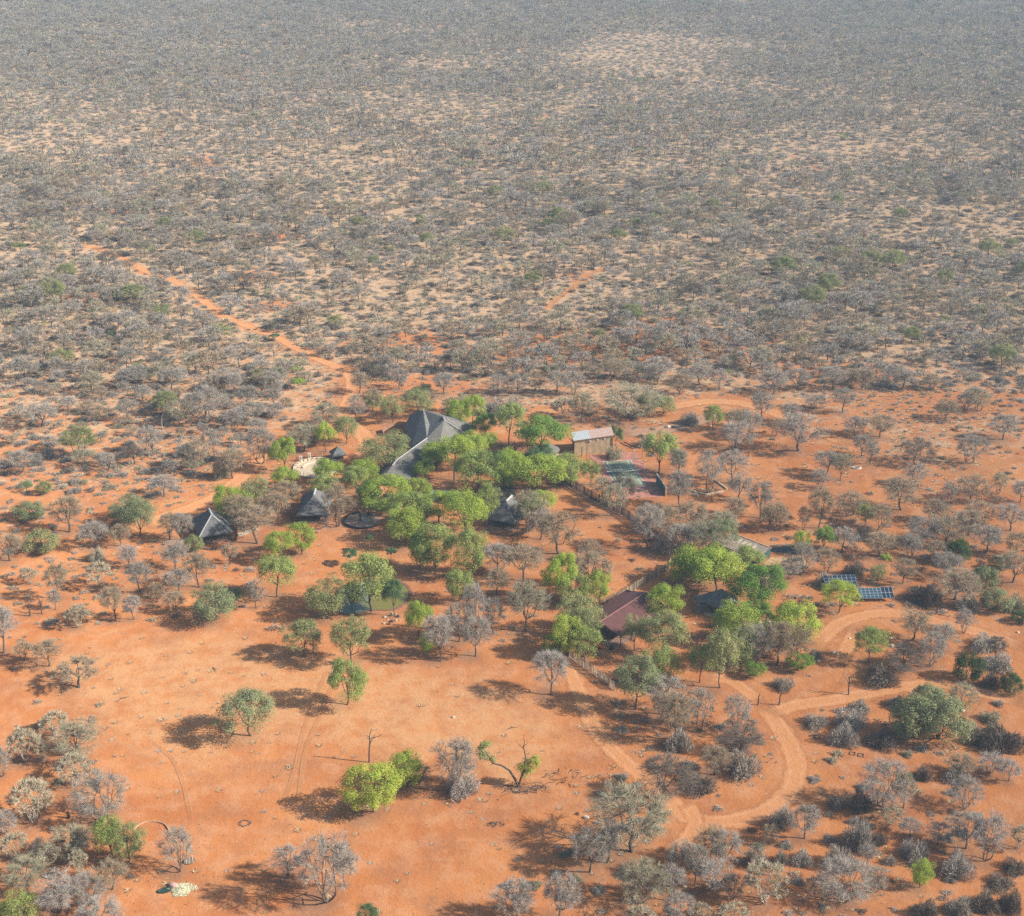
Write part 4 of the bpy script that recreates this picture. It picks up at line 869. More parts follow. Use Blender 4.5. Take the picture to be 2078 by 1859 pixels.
# fire pit
cx, cy = P(736, 1057); e = empty('fire_pit', (cx, cy, 0)); tag(e, 'round paved fire circle edged by a low black wall, white stone slab in its centre', 'fire pit')
b = B(); b.lathe((0, 0, 0), [(5.2, 0), (5.2, .1), (.02, .1)], 40); ob('paved_floor', b.mesh('paved_floor', [M['paving']]), e)
b = B(); b.lathe((0, 0, 0), [(5.6, 0), (5.6, .6), (5.15, .6), (5.15, .1)], 44, a0=radians(105), a1=radians(322)); ob('ring_wall', b.mesh('ring_wall', [M['black']]), e)
r = random.Random(5); b = B(); n = 12; vs = [(1.45*cos(2*pi*i/n)*r.uniform(.85, 1.1)+1.1, 1.1*sin(2*pi*i/n)*r.uniform(.85, 1.1), .42) for i in range(n)]; b.slab(vs, .4); b.slab([(x-.2, y*.6+.2, .62) for x, y, z in vs], .22); ob('stone_slab', b.mesh('stone_slab', [M['ridge_cap']]), e)
b = B(); b.box((-.75, 0, 1.3), (.42, .42, 2.6)); ob('chimney_post', b.mesh('chimney_post', [M['wood_dark']]), e)
p = loc3(748, 1047); e = empty('garden_stove', tuple(p)); tag(e, 'small dark upright stove with a chimney standing behind the fire circle', 'stove')
b = B(); b.lathe((0, 0, 0), [(.16, 0), (.2, .25), (.42, .5), (.48, .85), (.3, 1.2), (.14, 1.4)], 14); ob('stove_belly', b.mesh('stove_belly', [M['black']]), e); b = B(); b.lathe((0, 0, 0), [(.13, 1.35), (.12, 1.8), (.2, 1.85), (.2, 1.92), (.02, 1.92)], 10); ob('flue', b.mesh('flue', [M['black']]), e)

# tan shed with a two-tone roof
fl, fr = P(1165, 922.5), P(1242, 920.5); ang = math.atan2(fr[1]-fl[1], fr[0]-fl[0]); wlen = math.hypot(fr[0]-fl[0], fr[1]-fl[1])
e = empty('tan_shed', (fl[0], fl[1], 0), ang); tag(e, 'tan shed with corrugated sides and a half white, half pink sloping roof', 'shed')
h0, h1, dpt = 5.0, 6.5, 6.2; b = B(); n = 64
def corr(x): return .05*(1 if int(x*n/wlen) % 2 else 0)
vs = []
for i in range(n+1):
    x = wlen*i/n; zt = h0+(h1-h0)*i/n
    for k in (0, 1): yy = .06*((i+k) % 2); 
    vs += [(x, -(.07 if i % 2 else 0), 0), (x, -(.07 if i % 2 else 0), zt)]
b.add(vs, [(2*i, 2*i+2, 2*i+3, 2*i+1) for i in range(n)]); ob('front_wall', b.mesh('front_wall', [plain('tan_sheet', (.58, .44, .26), var=.12, scale=.8)]), e)
b = B(); b.add([(0, 0, 0), (0, dpt, 0), (0, dpt, h0), (0, 0, h0), (wlen, 0, 0), (wlen, dpt, 0), (wlen, dpt, h1), (wlen, 0, h1)], [(0, 3, 2, 1), (4, 5, 6, 7), (1, 2, 6, 5)]); ob('side_wall', b.mesh('side_wall', [plain('brown_sheet', (.13, .09, .07))]), e)
xm = wlen*.42
def roofhalf(xa, xb, mat):
    b = B(); za, zb = h0+(h1-h0)*xa/wlen, h0+(h1-h0)*xb/wlen; b.slab([(xa, -.5, za+.12), (xb, -.5, zb+.12), (xb, dpt+.4, zb+.12), (xa, dpt+.4, za+.12)], .1)
    k = int((xb-xa)/.55)
    for i in range(k): x = xa+(i+.5)*(xb-xa)/k; z = h0+(h1-h0)*x/wlen+.15; b.box((x, dpt/2, z-.03), (.07, dpt+.8, .05))
    return b.mesh('roof_sheet', [mat])
ob('roof_sheet', roofhalf(-.4, xm, plain('white_roof', (.55, .57, .57), var=.05, rough=.5)), e)['label'] = 'white part of the roof'; ob('roof_sheet', roofhalf(xm+.01, wlen+.4, plain('pink_roof', (.58, .40, .32), var=.08)), e)['label'] = 'faded pink part of the roof'
wmesh = None
for i in range(3):
    if wmesh is None: b = B(); b.box((0, 0, 0), (.55, .07, .55)); wmesh = b.mesh('vent', [M['white']])
    ob('vent', wmesh, e, loc=(wlen*(.42+.19*i), -.16, 4.75+.32*i))
b = B(); b.box((wlen+.02, -.15, 3.0), (.16, .16, 6.2)); ob('drain_pipe', b.mesh('drain_pipe', [M['wood_dark']]), e)
b = B(); b.box((-.05, 2.2, 1.6), (.08, 1.6, 3.0)); ob('door', b.mesh('door', [M['interior_dark']]), e)

# tennis court
def flatmesh(name, pts, z, mat, th=.02): b = B(); b.slab([(p[0], p[1], z) for p in pts], th); return b.mesh(name, [mat])
sl_ = [P(1196, 924), P(1290, 917.5), P(1350, 1007.5), P(1254, 1014)]
ct = empty('tennis_court'); tag(ct, 'tennis court with a green playing area on a faded red slab', 'tennis court')
ob('red_slab', flatmesh('red_slab', sl_[::-1], .10, plain('court_red', (.40, .17, .12), var=.22, scale=.5), .14), ct)
cc_ = [Vector(P(1223.5, 937.6)), Vector(P(1279.8, 934.4)), Vector(P(1311, 986.5)), Vector(P(1251, 990.5))]
ob('green_area', flatmesh('green_area', [tuple(a) for a in cc_[::-1]], .125, plain('court_green', (.20, .23, .145), var=.25, scale=.35), .02), ct)
def bil(u, t_): return (cc_[0]*(1-u)+cc_[1]*u)*(1-t_)+(cc_[3]*(1-u)+cc_[2]*u)*t_
b = B()
def line(u0, t0, u1, t1, w_=.11):
    a, c = bil(u0, t0), bil(u1, t1); m = (a+c)/2; b.box((m.x, m.y, .134), ((c-a).length, w_, .01), math.atan2(c.y-a.y, c.x-a.x))
for s_ in ((0, 0, 1, 0), (0, 1, 1, 1), (0, 0, 0, 1), (1, 0, 1, 1), (.125, 0, .125, 1), (.875, 0, .875, 1), (.125, .23, .875, .23), (.125, .77, .875, .77), (.5, .23, .5, .77)): line(*s_)
ob('court_lines', b.mesh('court_lines', [M['white']]), ct)
e = empty('tennis_net'); tag(e, 'sagging net with white tape across the tennis court', 'net'); pa, pc = bil(-.1, .5), bil(1.1, .5); b = B(); tp = B(); n = 14
for i in range(n+1):
    q = pa+(pc-pa)*(i/n); zt = .12+1.0-.22*sin(pi*i/n)
    if i < n: q2 = pa+(pc-pa)*((i+1)/n); z2 = .12+1.0-.22*sin(pi*(i+1)/n); b.add([(q.x, q.y, .2), (q2.x, q2.y, .2), (q2.x, q2.y, z2), (q.x, q.y, zt)], [(0, 1, 2, 3)]); tp.tube([(q.x, q.y, zt), (q2.x, q2.y, z2)], .07, 4)
t = NT('net_mesh'); d = t.N("ShaderNodeBsdfDiffuse"); d.inputs[0].default_value = (.03, .04, .035, 1); tr = t.N("ShaderNodeBsdfTransparent"); mx = t.N("ShaderNodeMixShader"); mx.inputs[0].default_value = .4; t.L(tr.outputs[0], mx.inputs[1]); t.L(d.outputs[0], mx.inputs[2]); t.L(mx.outputs[0], t.out.inputs[0])
ob('mesh', b.mesh('mesh', [t.m]), e); ob('white_tape', tp.mesh('white_tape', [M['white']]), e)
pm = None
for q in (pa, pc):
    if pm is None: b = B(); b.tube([(0, 0, 0), (0, 0, 1.2)], .06, 6); pm = b.mesh('post', [M['wood_dark']])
    ob('post', pm, e, loc=(q.x, q.y, .1))
a, c = Vector(P(1351, 1007)), Vector(P(1332, 979)); m = (a+c)/2; an = math.atan2(c.y-a.y, c.x-a.x)
e = empty('practice_wall', (m.x, m.y, 0), an); tag(e, 'dark green practice wall on the right edge of the tennis court', 'wall'); L_ = (c-a).length
b = B(); b.box((0, 0, 1.45), (L_, .22, 2.9)); ob('wall_panel', b.mesh('wall_panel', [plain('wall_green', (.045, .13, .11), var=.2)]), e)
b = B(); b.box((0, 0, 2.95), (L_+.1, .3, .1)); ob('wall_cap', b.mesh('wall_cap', [M['ridge_cap']]), e); b = B(); b.box((-L_/2-.12, 0, 1.45), (.24, .5, 2.9)); ob('end_pillar', b.mesh('end_pillar', [plain('orange_plaster', (.55, .28, .13))]), e)
# two lamp posts, a fence post
def lamp(x, y, h, label):
    p = loc3(x, y); e = empty('floodlight_post', tuple(p)); tag(e, label, 'lamp post', 'court floodlight posts'); b = B(); b.tube([(0, 0, 0), (0, 0, h)], [.09, .06], 6); ob('pole', b.mesh('pole', [M['wood']]), e)
    b = B(); b.box((0, 0, h+.05), (1.1, .12, .1)); b.box((.4, -.1, h), (.38, .34, .28)); b.box((-.4, -.1, h), (.38, .34, .28)); ob('lamp_head', b.mesh('lamp_head', [M['wood_dark']]), e)
lamp(1303, 932, 7.2, 'thin floodlight post at the far right corner of the tennis court'); lamp(1190, 935, 6.3, 'thin floodlight post in front of the tan shed')
p = loc3(1180, 927); e = empty('timber_post', tuple(p)); tag(e, 'thick dark timber post in front of the tan shed, left of the floodlight', 'post'); b = B(); b.tube([(0, 0, 0), (.05, 0, 3.4)], [.16, .13], 7); ob('shaft', b.mesh('shaft', [M['wood_dark']]), e)
a, c = loc3(1262, 898), loc3(1290, 911); an = math.atan2(c.y-a.y, c.x-a.x); m = (a+c)/2; e = empty('ladder', (m.x, m.y, 0), an); tag(e, 'dark ladder-like frame lying on the ground right of the tan shed', 'ladder'); L_ = (c-a).length
for s in (-1, 1): b = B(); b.box((0, s*.8, .12), (L_, .14, .14)); ob('rail', b.mesh('rail', [M['wood_dark']]), e)
for i in range(6): b = B(); b.box((-L_/2+.3+(L_-.6)*i/5, 0, .12), (.1, 1.6, .1)); ob('rung', b.mesh('rung', [M['wood_dark']]), e)

# red-roofed barn
an = radians(49.9); e = empty('red_roofed_barn', (28.1, 311.3, 0), an); tag(e, 'open-sided barn with a dark red corrugated gable roof', 'barn'); L_, Wd, he, hr = 20.0, 6.5, 3.1, 4.9
mred = plain('red_roof', (.125, .048, .042), var=.14, scale=.7, rough=.55)
for s, nm in ((1, 'left_roof_slope'), (-1, 'right_roof_slope')):
    b = B(); n = 50; vs = []
    for i in range(n+1):
        x = -L_/2+L_*i/n; dz = .09 if i % 2 else 0; vs += [(x, 0, hr+dz), (x, s*Wd, he+dz)]
    vs += [(x_, y_, z_-.12) for x_, y_, z_ in vs]; m_ = 2*(n+1)
    fs = [((2*i, 2*i+1, 2*i+3, 2*i+2) if s < 0 else (2*i, 2*i+2, 2*i+3, 2*i+1)) for i in range(n)]; b.add(vs, fs+[tuple(k+m_ for k in f[::-1]) for f in fs]+[(0, 1, 1+m_, m_), (2*n, 2*n+1, 2*n+1+m_, 2*n+m_)]); ob(nm, b.mesh(nm, [mred]), e)
b = B(); b.tube([(-L_/2-.05, 0, hr+.12), (L_/2+.05, 0, hr+.12)], .14, 6); ob('ridge_cap', b.mesh('ridge_cap', [plain('ridge_pink', (.24, .11, .09))]), e)
pm = None
for i in range(5):
    for s in (-1, 1):
        if pm is None: b = B(); b.tube([(0, 0, 0), (0, 0, 3.15)], .12, 6); pm = b.mesh('post', [M['wood_dark']])
        ob('post', pm, e, loc=(-L_/2+.6+(L_-1.2)*i/4, s*(Wd-.5), 0))
b = B(); b.box((L_/2-.6, 0, 1.9), (.15, 2*Wd-1, 3.8)); b.box((1.5, Wd-.6, 1.5), (L_-4, .15, 3.0)); ob('back_wall', b.mesh('back_wall', [M['dark_wall']]), e)
b = B(); b.add([(-L_/2+.3, -Wd+.2, he), (-L_/2+.3, Wd-.2, he), (-L_/2+.3, 0, hr-.1)], [(0, 1, 2)]); ob('gable_panel', b.mesh('gable_panel', [M['dark_wall']]), e)
b = B(); b.box((0, 0, .06), (L_, 2*Wd-1, .12)); ob('floor', b.mesh('floor', [M['deck']]), e)

# pole fences
def fence(pts, h, label, seed, mats, group='latte pole fences', step=.3, pmt='pale_wood'):
    e = empty('pole_fence'); tag(e, label, 'fence', group); pa = world_path(pts); poles('upright_poles', pa, h, mats, e, seed, step=step, jit=.06, r0=.075)
    b = B()
    for i in range(len(pa)-1):
        for z in (.5, h*.8): b.tube([Vector(pa[i])+Vector((0, .08, z)), Vector(pa[i+1])+Vector((0, .08, z))], .05, 4)
    ob('rail', b.mesh('rail', [M['wood']]), e); n = 0
    pm = None
    for i in range(len(pa)-1):
        a, c = Vector(pa[i]), Vector(pa[i+1]); k = max(1, int((c-a).length/3.2))
        for j in range(k):
            if pm is None: b = B(); b.tube([(0, 0, 0), (0, 0, h+.2)], .14, 6); pm = b.mesh('post', [M[pmt]])
            ob('post', pm, e, loc=a+(c-a)*(j/k)-Vector((0, .12, 0)))
    return e
gm = [M['wood_grey'], M['wood'], M['pale_wood']]
fence([(1103, 945), (1141, 977), (1200, 1012), (1262, 1043), (1318, 1086), (1362, 1114)], 2.7, 'long dark pole fence running diagonally from the court hut past the tennis court', 21, [M['wood_dark'], M['wood_dark'], M['bark_grey'], M['bark']], step=.24, pmt='wood_dark')
fence([(1357, 1155), (1318, 1178), (1272, 1208), (1222, 1232)], 2.3, 'grey-green pole fence running up behind the red-roofed barn', 22, gm)
fence([(1128, 1308), (1161, 1338), (1205, 1369), (1247, 1402)], 2.3, 'grey pole fence slanting down in front of the red-roofed barn', 23, gm)
e = empty('plank_gate', tuple(loc3(1357, 1155)), radians(70)); tag(e, 'short pale plank gate at the upper corner of the barn fence', 'gate')
for i in range(6): b = B(); b.box((.4*i, 0, 1.25), (.34, .06, 2.5)); ob('plank', b.mesh('plank', [M['pale_wood']]), e)
# low wall under the diagonal fence
e = empty('footing_wall'); tag(e, 'thin reddish footing line along the base of the long diagonal fence', 'kerb'); b = B(); pa = world_path([(1100, 949), (1141, 982), (1200, 1017), (1262, 1048)])
for i in range(3):
    a, c = Vector(pa[i]), Vector(pa[i+1]); m = (a+c)/2; b.box((m.x, m.y, .1), ((c-a).length, .45, .24), math.atan2(c.y-a.y, c.x-a.x))
ob('concrete_strip', b.mesh('concrete_strip', [plain('red_concrete', (.55, .30, .19))]), e)

# long low shelter
a, c = loc3(1483, 1080.6, 3.1), loc3(1564, 1112.5, 3.1); an = math.atan2(c.y-a.y, c.x-a.x); L_ = (c-a).length; m = (a+c)/2
e = empty('long_shelter', (m.x, m.y, 0), an); tag(e, 'long low shelter with weathered roof sheets and four pale skylight panels', 'shelter'); dn = 7.0
ns = 12
for i in range(ns):
    x0 = -L_/2+L_*i/ns; b = B(); b.slab([(x0+.02, 0, 3.1), (x0+L_/ns-.02, 0, 3.1), (x0+L_/ns-.02, -dn, 2.3), (x0+.02, -dn, 2.3)], .07)
    for kk in range(2): b.box((x0+L_/ns*(.3+.4*kk), -dn/2, 2.75), (.08, dn*.96, .02))
    if i == 0: mr = plain('shelter_sheet', (.27, .22, .165), var=.25, scale=.6)
    ob('roof_sheet', b.mesh('roof_sheet', [mr]), e)
for i in range(4): b = B(); x0 = -L_/2+L_*(.30+.125*i); b.slab([(x0, -1.2, 3.02), (x0+.85, -1.2, 3.02), (x0+.85, -3.1, 2.80), (x0, -3.1, 2.80)], .05); ob('skylight', b.mesh('skylight', [M['pale_wood']]), e)
b = B(); b.box((0, .12, 3.12), (L_+.3, .26, .3)); ob('edge_beam', b.mesh('edge_beam', [plain('beam', (.50, .33, .22))]), e)
for i in range(6): b = B(); b.tube([(0, 0, 0), (0, 0, 3.0)], .1, 6); ob('post', b.mesh('post', [M['wood_dark']]), e, loc=(-L_/2+.3+(L_-.6)*i/5, -.1, 0))
for i in range(6): b = B(); b.tube([(0, 0, 0), (0, 0, 2.3)], .1, 6); ob('post', b.mesh('post', [M['wood_dark']]), e, loc=(-L_/2+.3+(L_-.6)*i/5, -dn+.2, 0))
mg = plain('shade_net', (.03, .075, .07), var=.3)
b = B()
for i in range(6): b.add([(L_/2+.05+.05*(i % 2), -i*1.1, .5+.3*(i % 2)), (L_/2+.05+.05*((i+1) % 2), -(i+1)*1.1, .5+.3*((i+1) % 2)), (L_/2+.05, -(i+1)*1.1, 3.0-.12*(i+1)), (L_/2+.05, -i*1.1, 3.0-.12*i)], [(0, 1, 2, 3)])
ob('shade_net', b.mesh('shade_net', [mg]), e)
p0 = loc3(1469.5, 1128, 2.7); p1 = loc3(1489.6, 1117.5, 2.7); e = empty('lean_to'); tag(e, 'small brown lean-to roof left of the long shelter, half under a tree', 'shelter'); d = (p1-p0).normalized(); nn = Vector((d.y, -d.x, 0)); b = B(); b.slab([p0, p1, p1+nn*5+Vector((0, 0, -.6)), p0+nn*5+Vector((0, 0, -.6))], .1); ob('roof_sheet', b.mesh('roof_sheet', [plain('lean_sheet', (.30, .22, .19))]), e)
for q in (p0, p1, p1+nn*5, p0+nn*5): b = B(); b.tube([(0, 0, 0), (0, 0, 2.1 if q not in (p0, p1) else 2.65)], .09, 6); ob('post', b.mesh('post', [M['wood_dark']]), e, loc=(q.x, q.y, 0))
p = loc3(1592, 1118); e = empty('tarpaulin_heap', tuple(p), radians(-12)); tag(e, 'dark tarpaulin heap with a white edge right of the long shelter', 'tarpaulin'); r = random.Random(3); b = B(); n = 9
vs = [(-4.5+9*i/n, -1.4+2.8*j/4, (.9*sin(pi*j/4)+.2)*(.6+.5*r.random())*(sin(pi*(i+.4)/(n+.8))) + .02) for i in range(n+1) for j in range(5)]
b.add(vs, [(i*5+j, i*5+5+j, i*5+6+j, i*5+1+j) for i in range(n) for j in range(4)]); ob('sheet', b.mesh('sheet', [plain('tarp', (.05, .055, .07), rough=.5)]), e); b = B(); b.tube([(-4.4, 1.3, .5), (-1.5, 1.6, 1.0), (1.2, 1.5, .9)], .14, 5); ob('white_edge', b.mesh('white_edge', [M['white']]), e)
p = [(1545, 1150), (1562, 1132), (1630, 1128), (1640, 1150), (1620, 1166), (1556, 1166)]
patch('straw_yard', p, plain('straw_yard', (.42, .27, .13), var=.3, scale=.9, bump=.4), .08)
e = empty('yard_fence'); tag(e, 'thin wire yard fence right of the long shelter', 'fence'); pa = world_path([(1548, 1150), (1552, 1166), (1600, 1167), (1622, 1166)])
for i, q in enumerate(pa): b = B(); b.tube([(0, 0, 0), (0, 0, 1.3)], .06, 5); ob('post', b.mesh('post', [M['wood']]), e, loc=q)
b = B()
for i in range(len(pa)-1):
    for z in (.4, .8, 1.2): b.tube([Vector(pa[i])+Vector((0, 0, z)), Vector(pa[i+1])+Vector((0, 0, z))], .018, 3)
ob('wire', b.mesh('wire', [M['metal']]), e)

# yard clutter
x, y = P(1218, 1316); e = empty('orange_cart', (x, y, 0), radians(-30)); tag(e, 'small orange cart with black wheels in front of the barn', 'cart')
b = B(); b.slab([(-.9, -.5, .9), (.9, -.5, .8), (.9, .5, .8), (-.9, .5, .9)], .45); ob('tray', b.mesh('tray', [plain('orange_paint', (.62, .16, .03), var=.1)]), e); b = B(); b.tube([(.8, 0, .7), (2.0, 0, .5)], .05, 5); ob('drawbar', b.mesh('drawbar', [M['pale_wood']]), e)
for s in (-1, 1): b = B(); b.tube([(0, s*.56, .32), (0, s*.68, .32)], .32, 10); ob('wheel', b.mesh('wheel', [M['black']]), e)
x, y = P(1231, 1313); e = empty('white_hoop_frame', (x, y, 0)); tag(e, 'white tubular hoop frame on the ground by the barn', 'frame')
for s in (0, .7): b = B(); b.tube([(s-.5, s, 0), (s-.45, s, 1.0), (s, s, 1.5), (s+.45, s, 1.0), (s+.5, s, 0)], .07, 5); ob('hoop', b.mesh('hoop', [M['white']]), e)
x, y = P(1241, 1318); e = empty('black_drum', (x, y, 0)); tag(e, 'squat black drum at the near corner of the barn', 'drum'); b = B(); b.lathe((0, 0, 0), [(.5, 0), (.52, .4), (.5, .95), (.44, .98), (.02, .98)], 14); ob('shell', b.mesh('shell', [M['black']]), e)
x, y = P(1557, 1268); e = empty('outdoor_oven', (x, y, 0), radians(12)); tag(e, 'cream plastered outdoor oven with a tall square chimney between the green trees', 'oven')
b = B(); b.box((0, 0, .45), (4.0, 1.2, .9)); ob('base', b.mesh('base', [M['cream']]), e); b = B(); b.box((.2, .4, 2.0), (.8, .8, 2.4)); ob('chimney', b.mesh('chimney', [M['cream']]), e)
x, y = P(1449, 1272); e = empty('garden_table', (x, y, 0), radians(15)); tag(e, 'dark low garden table left of the green trees below the round hut', 'table'); b = B(); b.box((0, 0, .75), (2.0, 1.1, .08)); ob('top', b.mesh('top', [M['bark_grey']]), e)
for sx in (-1, 1):
    for sy in (-1, 1): b = B(); b.box((sx*.85, sy*.4, .36), (.09, .09, .7)); ob('leg', b.mesh('leg', [M['wood_dark']]), e)
p = loc3(1455, 1281); e = empty('timber_post', tuple(p)); tag(e, 'short cream post beside the dark garden table', 'post'); b = B(); b.tube([(0, 0, 0), (0, 0, 1.6)], .17, 7); ob('shaft', b.mesh('shaft', [M['cream']]), e)
e = empty('pen_kerb'); tag(e, 'angular low kerb of an old pen right of the tennis court', 'kerb'); b = B()
for (p, q) in (((1392, 994), (1431, 1005)), ((1431, 1005), (1468, 998)), ((1450, 975), (1475, 993))):
    a, c = loc3(*p), loc3(*q); b.box(((a.x+c.x)/2, (a.y+c.y)/2, .2), ((c-a).length, .4, .42), math.atan2(c.y-a.y, c.x-a.x))
ob('kerb_top', b.mesh('kerb_top', [M['pale_wood']]), e)

# solar arrays
M['cell'] = plain('solar_cell', (.012, .03, .055), rough=.25, var=.2); M['cell2'] = plain('solar_cell_blue', (.03, .075, .105), rough=.3, var=.25); M['alu'] = plain('aluminium', (.36, .40, .43), rough=.4, metal=.2)
def solar(x, y, x2, y2, cols, rows, pw, ph, lift, label, cellm, e=None, ox=0.0, tilt=24):
    """tilted table of panels; (x,y)-(x2,y2) is the low front edge in the photograph"""
    a, c = loc3(x, y, lift), loc3(x2, y2, lift); an = math.atan2(c.y-a.y, c.x-a.x)
    e = empty('solar_array', (a.x, a.y, 0), an); tag(e, label, 'solar panels', 'ground-mounted solar arrays'); return e
def panels(e, x0, cols, rows, pw, ph, z0, tilt, cm, split, y0=0.0):
    ct_, st_ = cos(radians(tilt)), sin(radians(tilt)); key = None
    for i in range(cols):
        for j in range(rows):
            b = B(); g = .02; u0, u1, v0, v1 = g, pw-g, j*ph+g, (j+1)*ph-g
            q = lambda u, v_, n_=0: (u, v_*ct_-n_*st_, v_*st_+n_*ct_)
            V8 = [q(u0, v0, 0), q(u1, v0, 0), q(u1, v1, 0), q(u0, v1, 0), q(u0, v0, .05), q(u1, v0, .05), q(u1, v1, .05), q(u0, v1, .05)]
            b.add(V8, [(3, 2, 1, 0), (4, 5, 6, 7), (0, 1, 5, 4), (1, 2, 6, 5), (2, 3, 7, 6), (3, 0, 4, 7)], 0)
            k = .05; mid = (v0+v1)/2
            for va, vb in (((v0+k, mid-.04), (mid+.04, v1-k)) if split else ((v0+k, v1-k),)): b.add([q(u0+k, va, .056), q(u1-k, va, .056), q(u1-k, vb, .056), q(u0+k, vb, .056)], [(0, 1, 2, 3)], 1)
            if not key: key = {}
            if j not in key: key[j] = b.mesh('panel', [M['alu'], cm])
            ob('panel', key[j], e, loc=(x0+i*pw, y0, z0))
e1 = solar(1676, 1193.5, 1741, 1192, 7, 2, 0, 0, 1.2, 'upper solar array of dark panels half hidden by the forked green tree', None)
panels(e1, 0, 7, 2, 1.22, 2.05, 1.2, 26, M['cell'], True)
for i in range(4): b = B(); b.tube([(.4+i*2.55, .3, 0), (.4+i*2.55, .3, 1.25)], .06, 5); b.tube([(.4+i*2.55, 3.4, 0), (.4+i*2.55, 3.4, 2.75)], .06, 5); ob('support', b.mesh('support', [M['wood']]), e1)
for z in (.9, 2.9):
    b = B(); b.tube([(-.35, z*cos(radians(26)), 1.2+z*sin(radians(26))-.06), (8.95, z*cos(radians(26)), 1.2+z*sin(radians(26))-.06)], .05, 4); ob('rail', b.mesh('rail', [M['alu']]), e1)
e2 = solar(1744, 1215, 1817, 1214, 9, 2, 0, 0, 1.1, 'lower solar array of paler blue panels ending in three columns of dark ones', None)
panels(e2, 0, 6, 2, 1.02, 1.72, 1.1, 24, M['cell2'], True); panels(e2, 6.14, 3, 2, 1.03, 1.86, 1.1, 24, M['cell'], False)
for i in range(5): b = B(); b.tube([(.2+i*2.15, .25, 0), (.2+i*2.15, .25, 1.1)], .07, 5); b.tube([(.2+i*2.15, 2.9, 0), (.2+i*2.15, 2.9, 2.3)], .07, 5); ob('support', b.mesh('support', [M['wood']]), e2)

# pond
def water_mat():
    t = NT('pond_water'); p = pos(t); b = t.N("ShaderNodeBsdfPrincipled"); sx = t.N("ShaderNodeSeparateXYZ"); t.L(p, sx.inputs[0])
    f = t.ramp(t.math('ADD', sx.outputs[0], t.math('MULTIPLY', t.noise(p, .3, 3), 4)), -37.5, -33.0); c = t.mix(f, (.14, .18, .13), (.20, .17, .03)); t.L(c, b.inputs['Base Color']); b.inputs['Roughness'].default_value = .06  # left part tinted with the sky's reflection, right part yellow-olive algae
    bp = t.N("ShaderNodeBump"); bp.inputs['Strength'].default_value = .03; t.L(t.noise(p, 1.2, 2), bp.inputs['Height']); t.L(bp.outputs[0], b.inputs['Normal']); t.L(b.outputs[0], t.out.inputs[0]); return t.m
pp = [(684, 1228), (684, 1210), (700, 1192), (730, 1182), (765, 1177), (800, 1179), (823, 1190), (830, 1205), (820, 1224), (800, 1236), (780, 1238), (755, 1238), (735, 1243), (712, 1247), (692, 1243)]
pw_ = smooth([P(*q) for q in pp+pp[:1]], 4)[:-1]
def sheet(name, pts, z, mat): 
    c = np.mean(pts, 0); n = len(pts); me_ = mesh(name, [(c[0], c[1], z)]+[(p[0], p[1], z) for p in pts], [(0, i+1, (i+1) % n+1) for i in range(n)], [mat])
    if me_.polygons[0].normal.z < 0: me_.flip_normals()
    return ob(name, me_)
kind(sheet('pond_water', pw_, .10, water_mat()), 'structure')
cw = np.mean(pw_, 0); b = B(); n = len(pw_); vs = []
for p in pw_:
    for k, z in ((.97, .02), (1.0, .16), (1.035, .16), (1.10, -.02)): q = cw+(np.array(p)-cw)*k; vs.append((q[0], q[1], z))
b.add(vs, [(i*4+j, ((i+1) % n)*4+j, ((i+1) % n)*4+j+1, i*4+j+1) for i in range(n) for j in range(3)]); kind(ob('pond_rim', b.mesh('pond_rim', [plain('wet_mud', (.20, .09, .05))])), 'structure')
def rock(name, x, y, s, mat, label, cat='rock', group=None, hh=.6, seed=0):
    r = random.Random(seed+int(x)); V8 = []; F8 = []; m_ = 7; X, Y = P(x, y)
    for j, (rr, z) in enumerate(((.9, 0), (1.0, .4), (.7, .85))): V8 += [(s*.5*rr*cos(2*pi*i/m_)*r.uniform(.8, 1.2), s*.4*rr*sin(2*pi*i/m_)*r.uniform(.8, 1.2), s*hh*z) for i in range(m_)]
    V8.append((0, 0, s*hh)); F8 = [(j*m_+i, j*m_+(i+1) % m_, (j+1)*m_+(i+1) % m_, (j+1)*m_+i) for j in (0, 1) for i in range(m_)]+[(2*m_+i, 2*m_+(i+1) % m_, 3*m_) for i in range(m_)]
    o = ob(name, mesh(name, V8, F8, [mat]), loc=(X, Y, -.03)); tag(o, label, cat, group); return o
rk = random.Random(9)
for i, (x, y) in enumerate([(793, 1250), (797, 1246), (803, 1247), (808, 1252), (811, 1259), (804, 1260), (795, 1262), (787, 1258), (781, 1253), (790, 1267), (802, 1267), (779, 1266)]):
    rock('boulder', x, y, rk.uniform(.5, 1.1), M['pale_wood'] if i % 3 else M['bark'], 'small boulder in the scatter of rocks at the lower right edge of the pond', 'rock', 'rocks by the pond', seed=i)
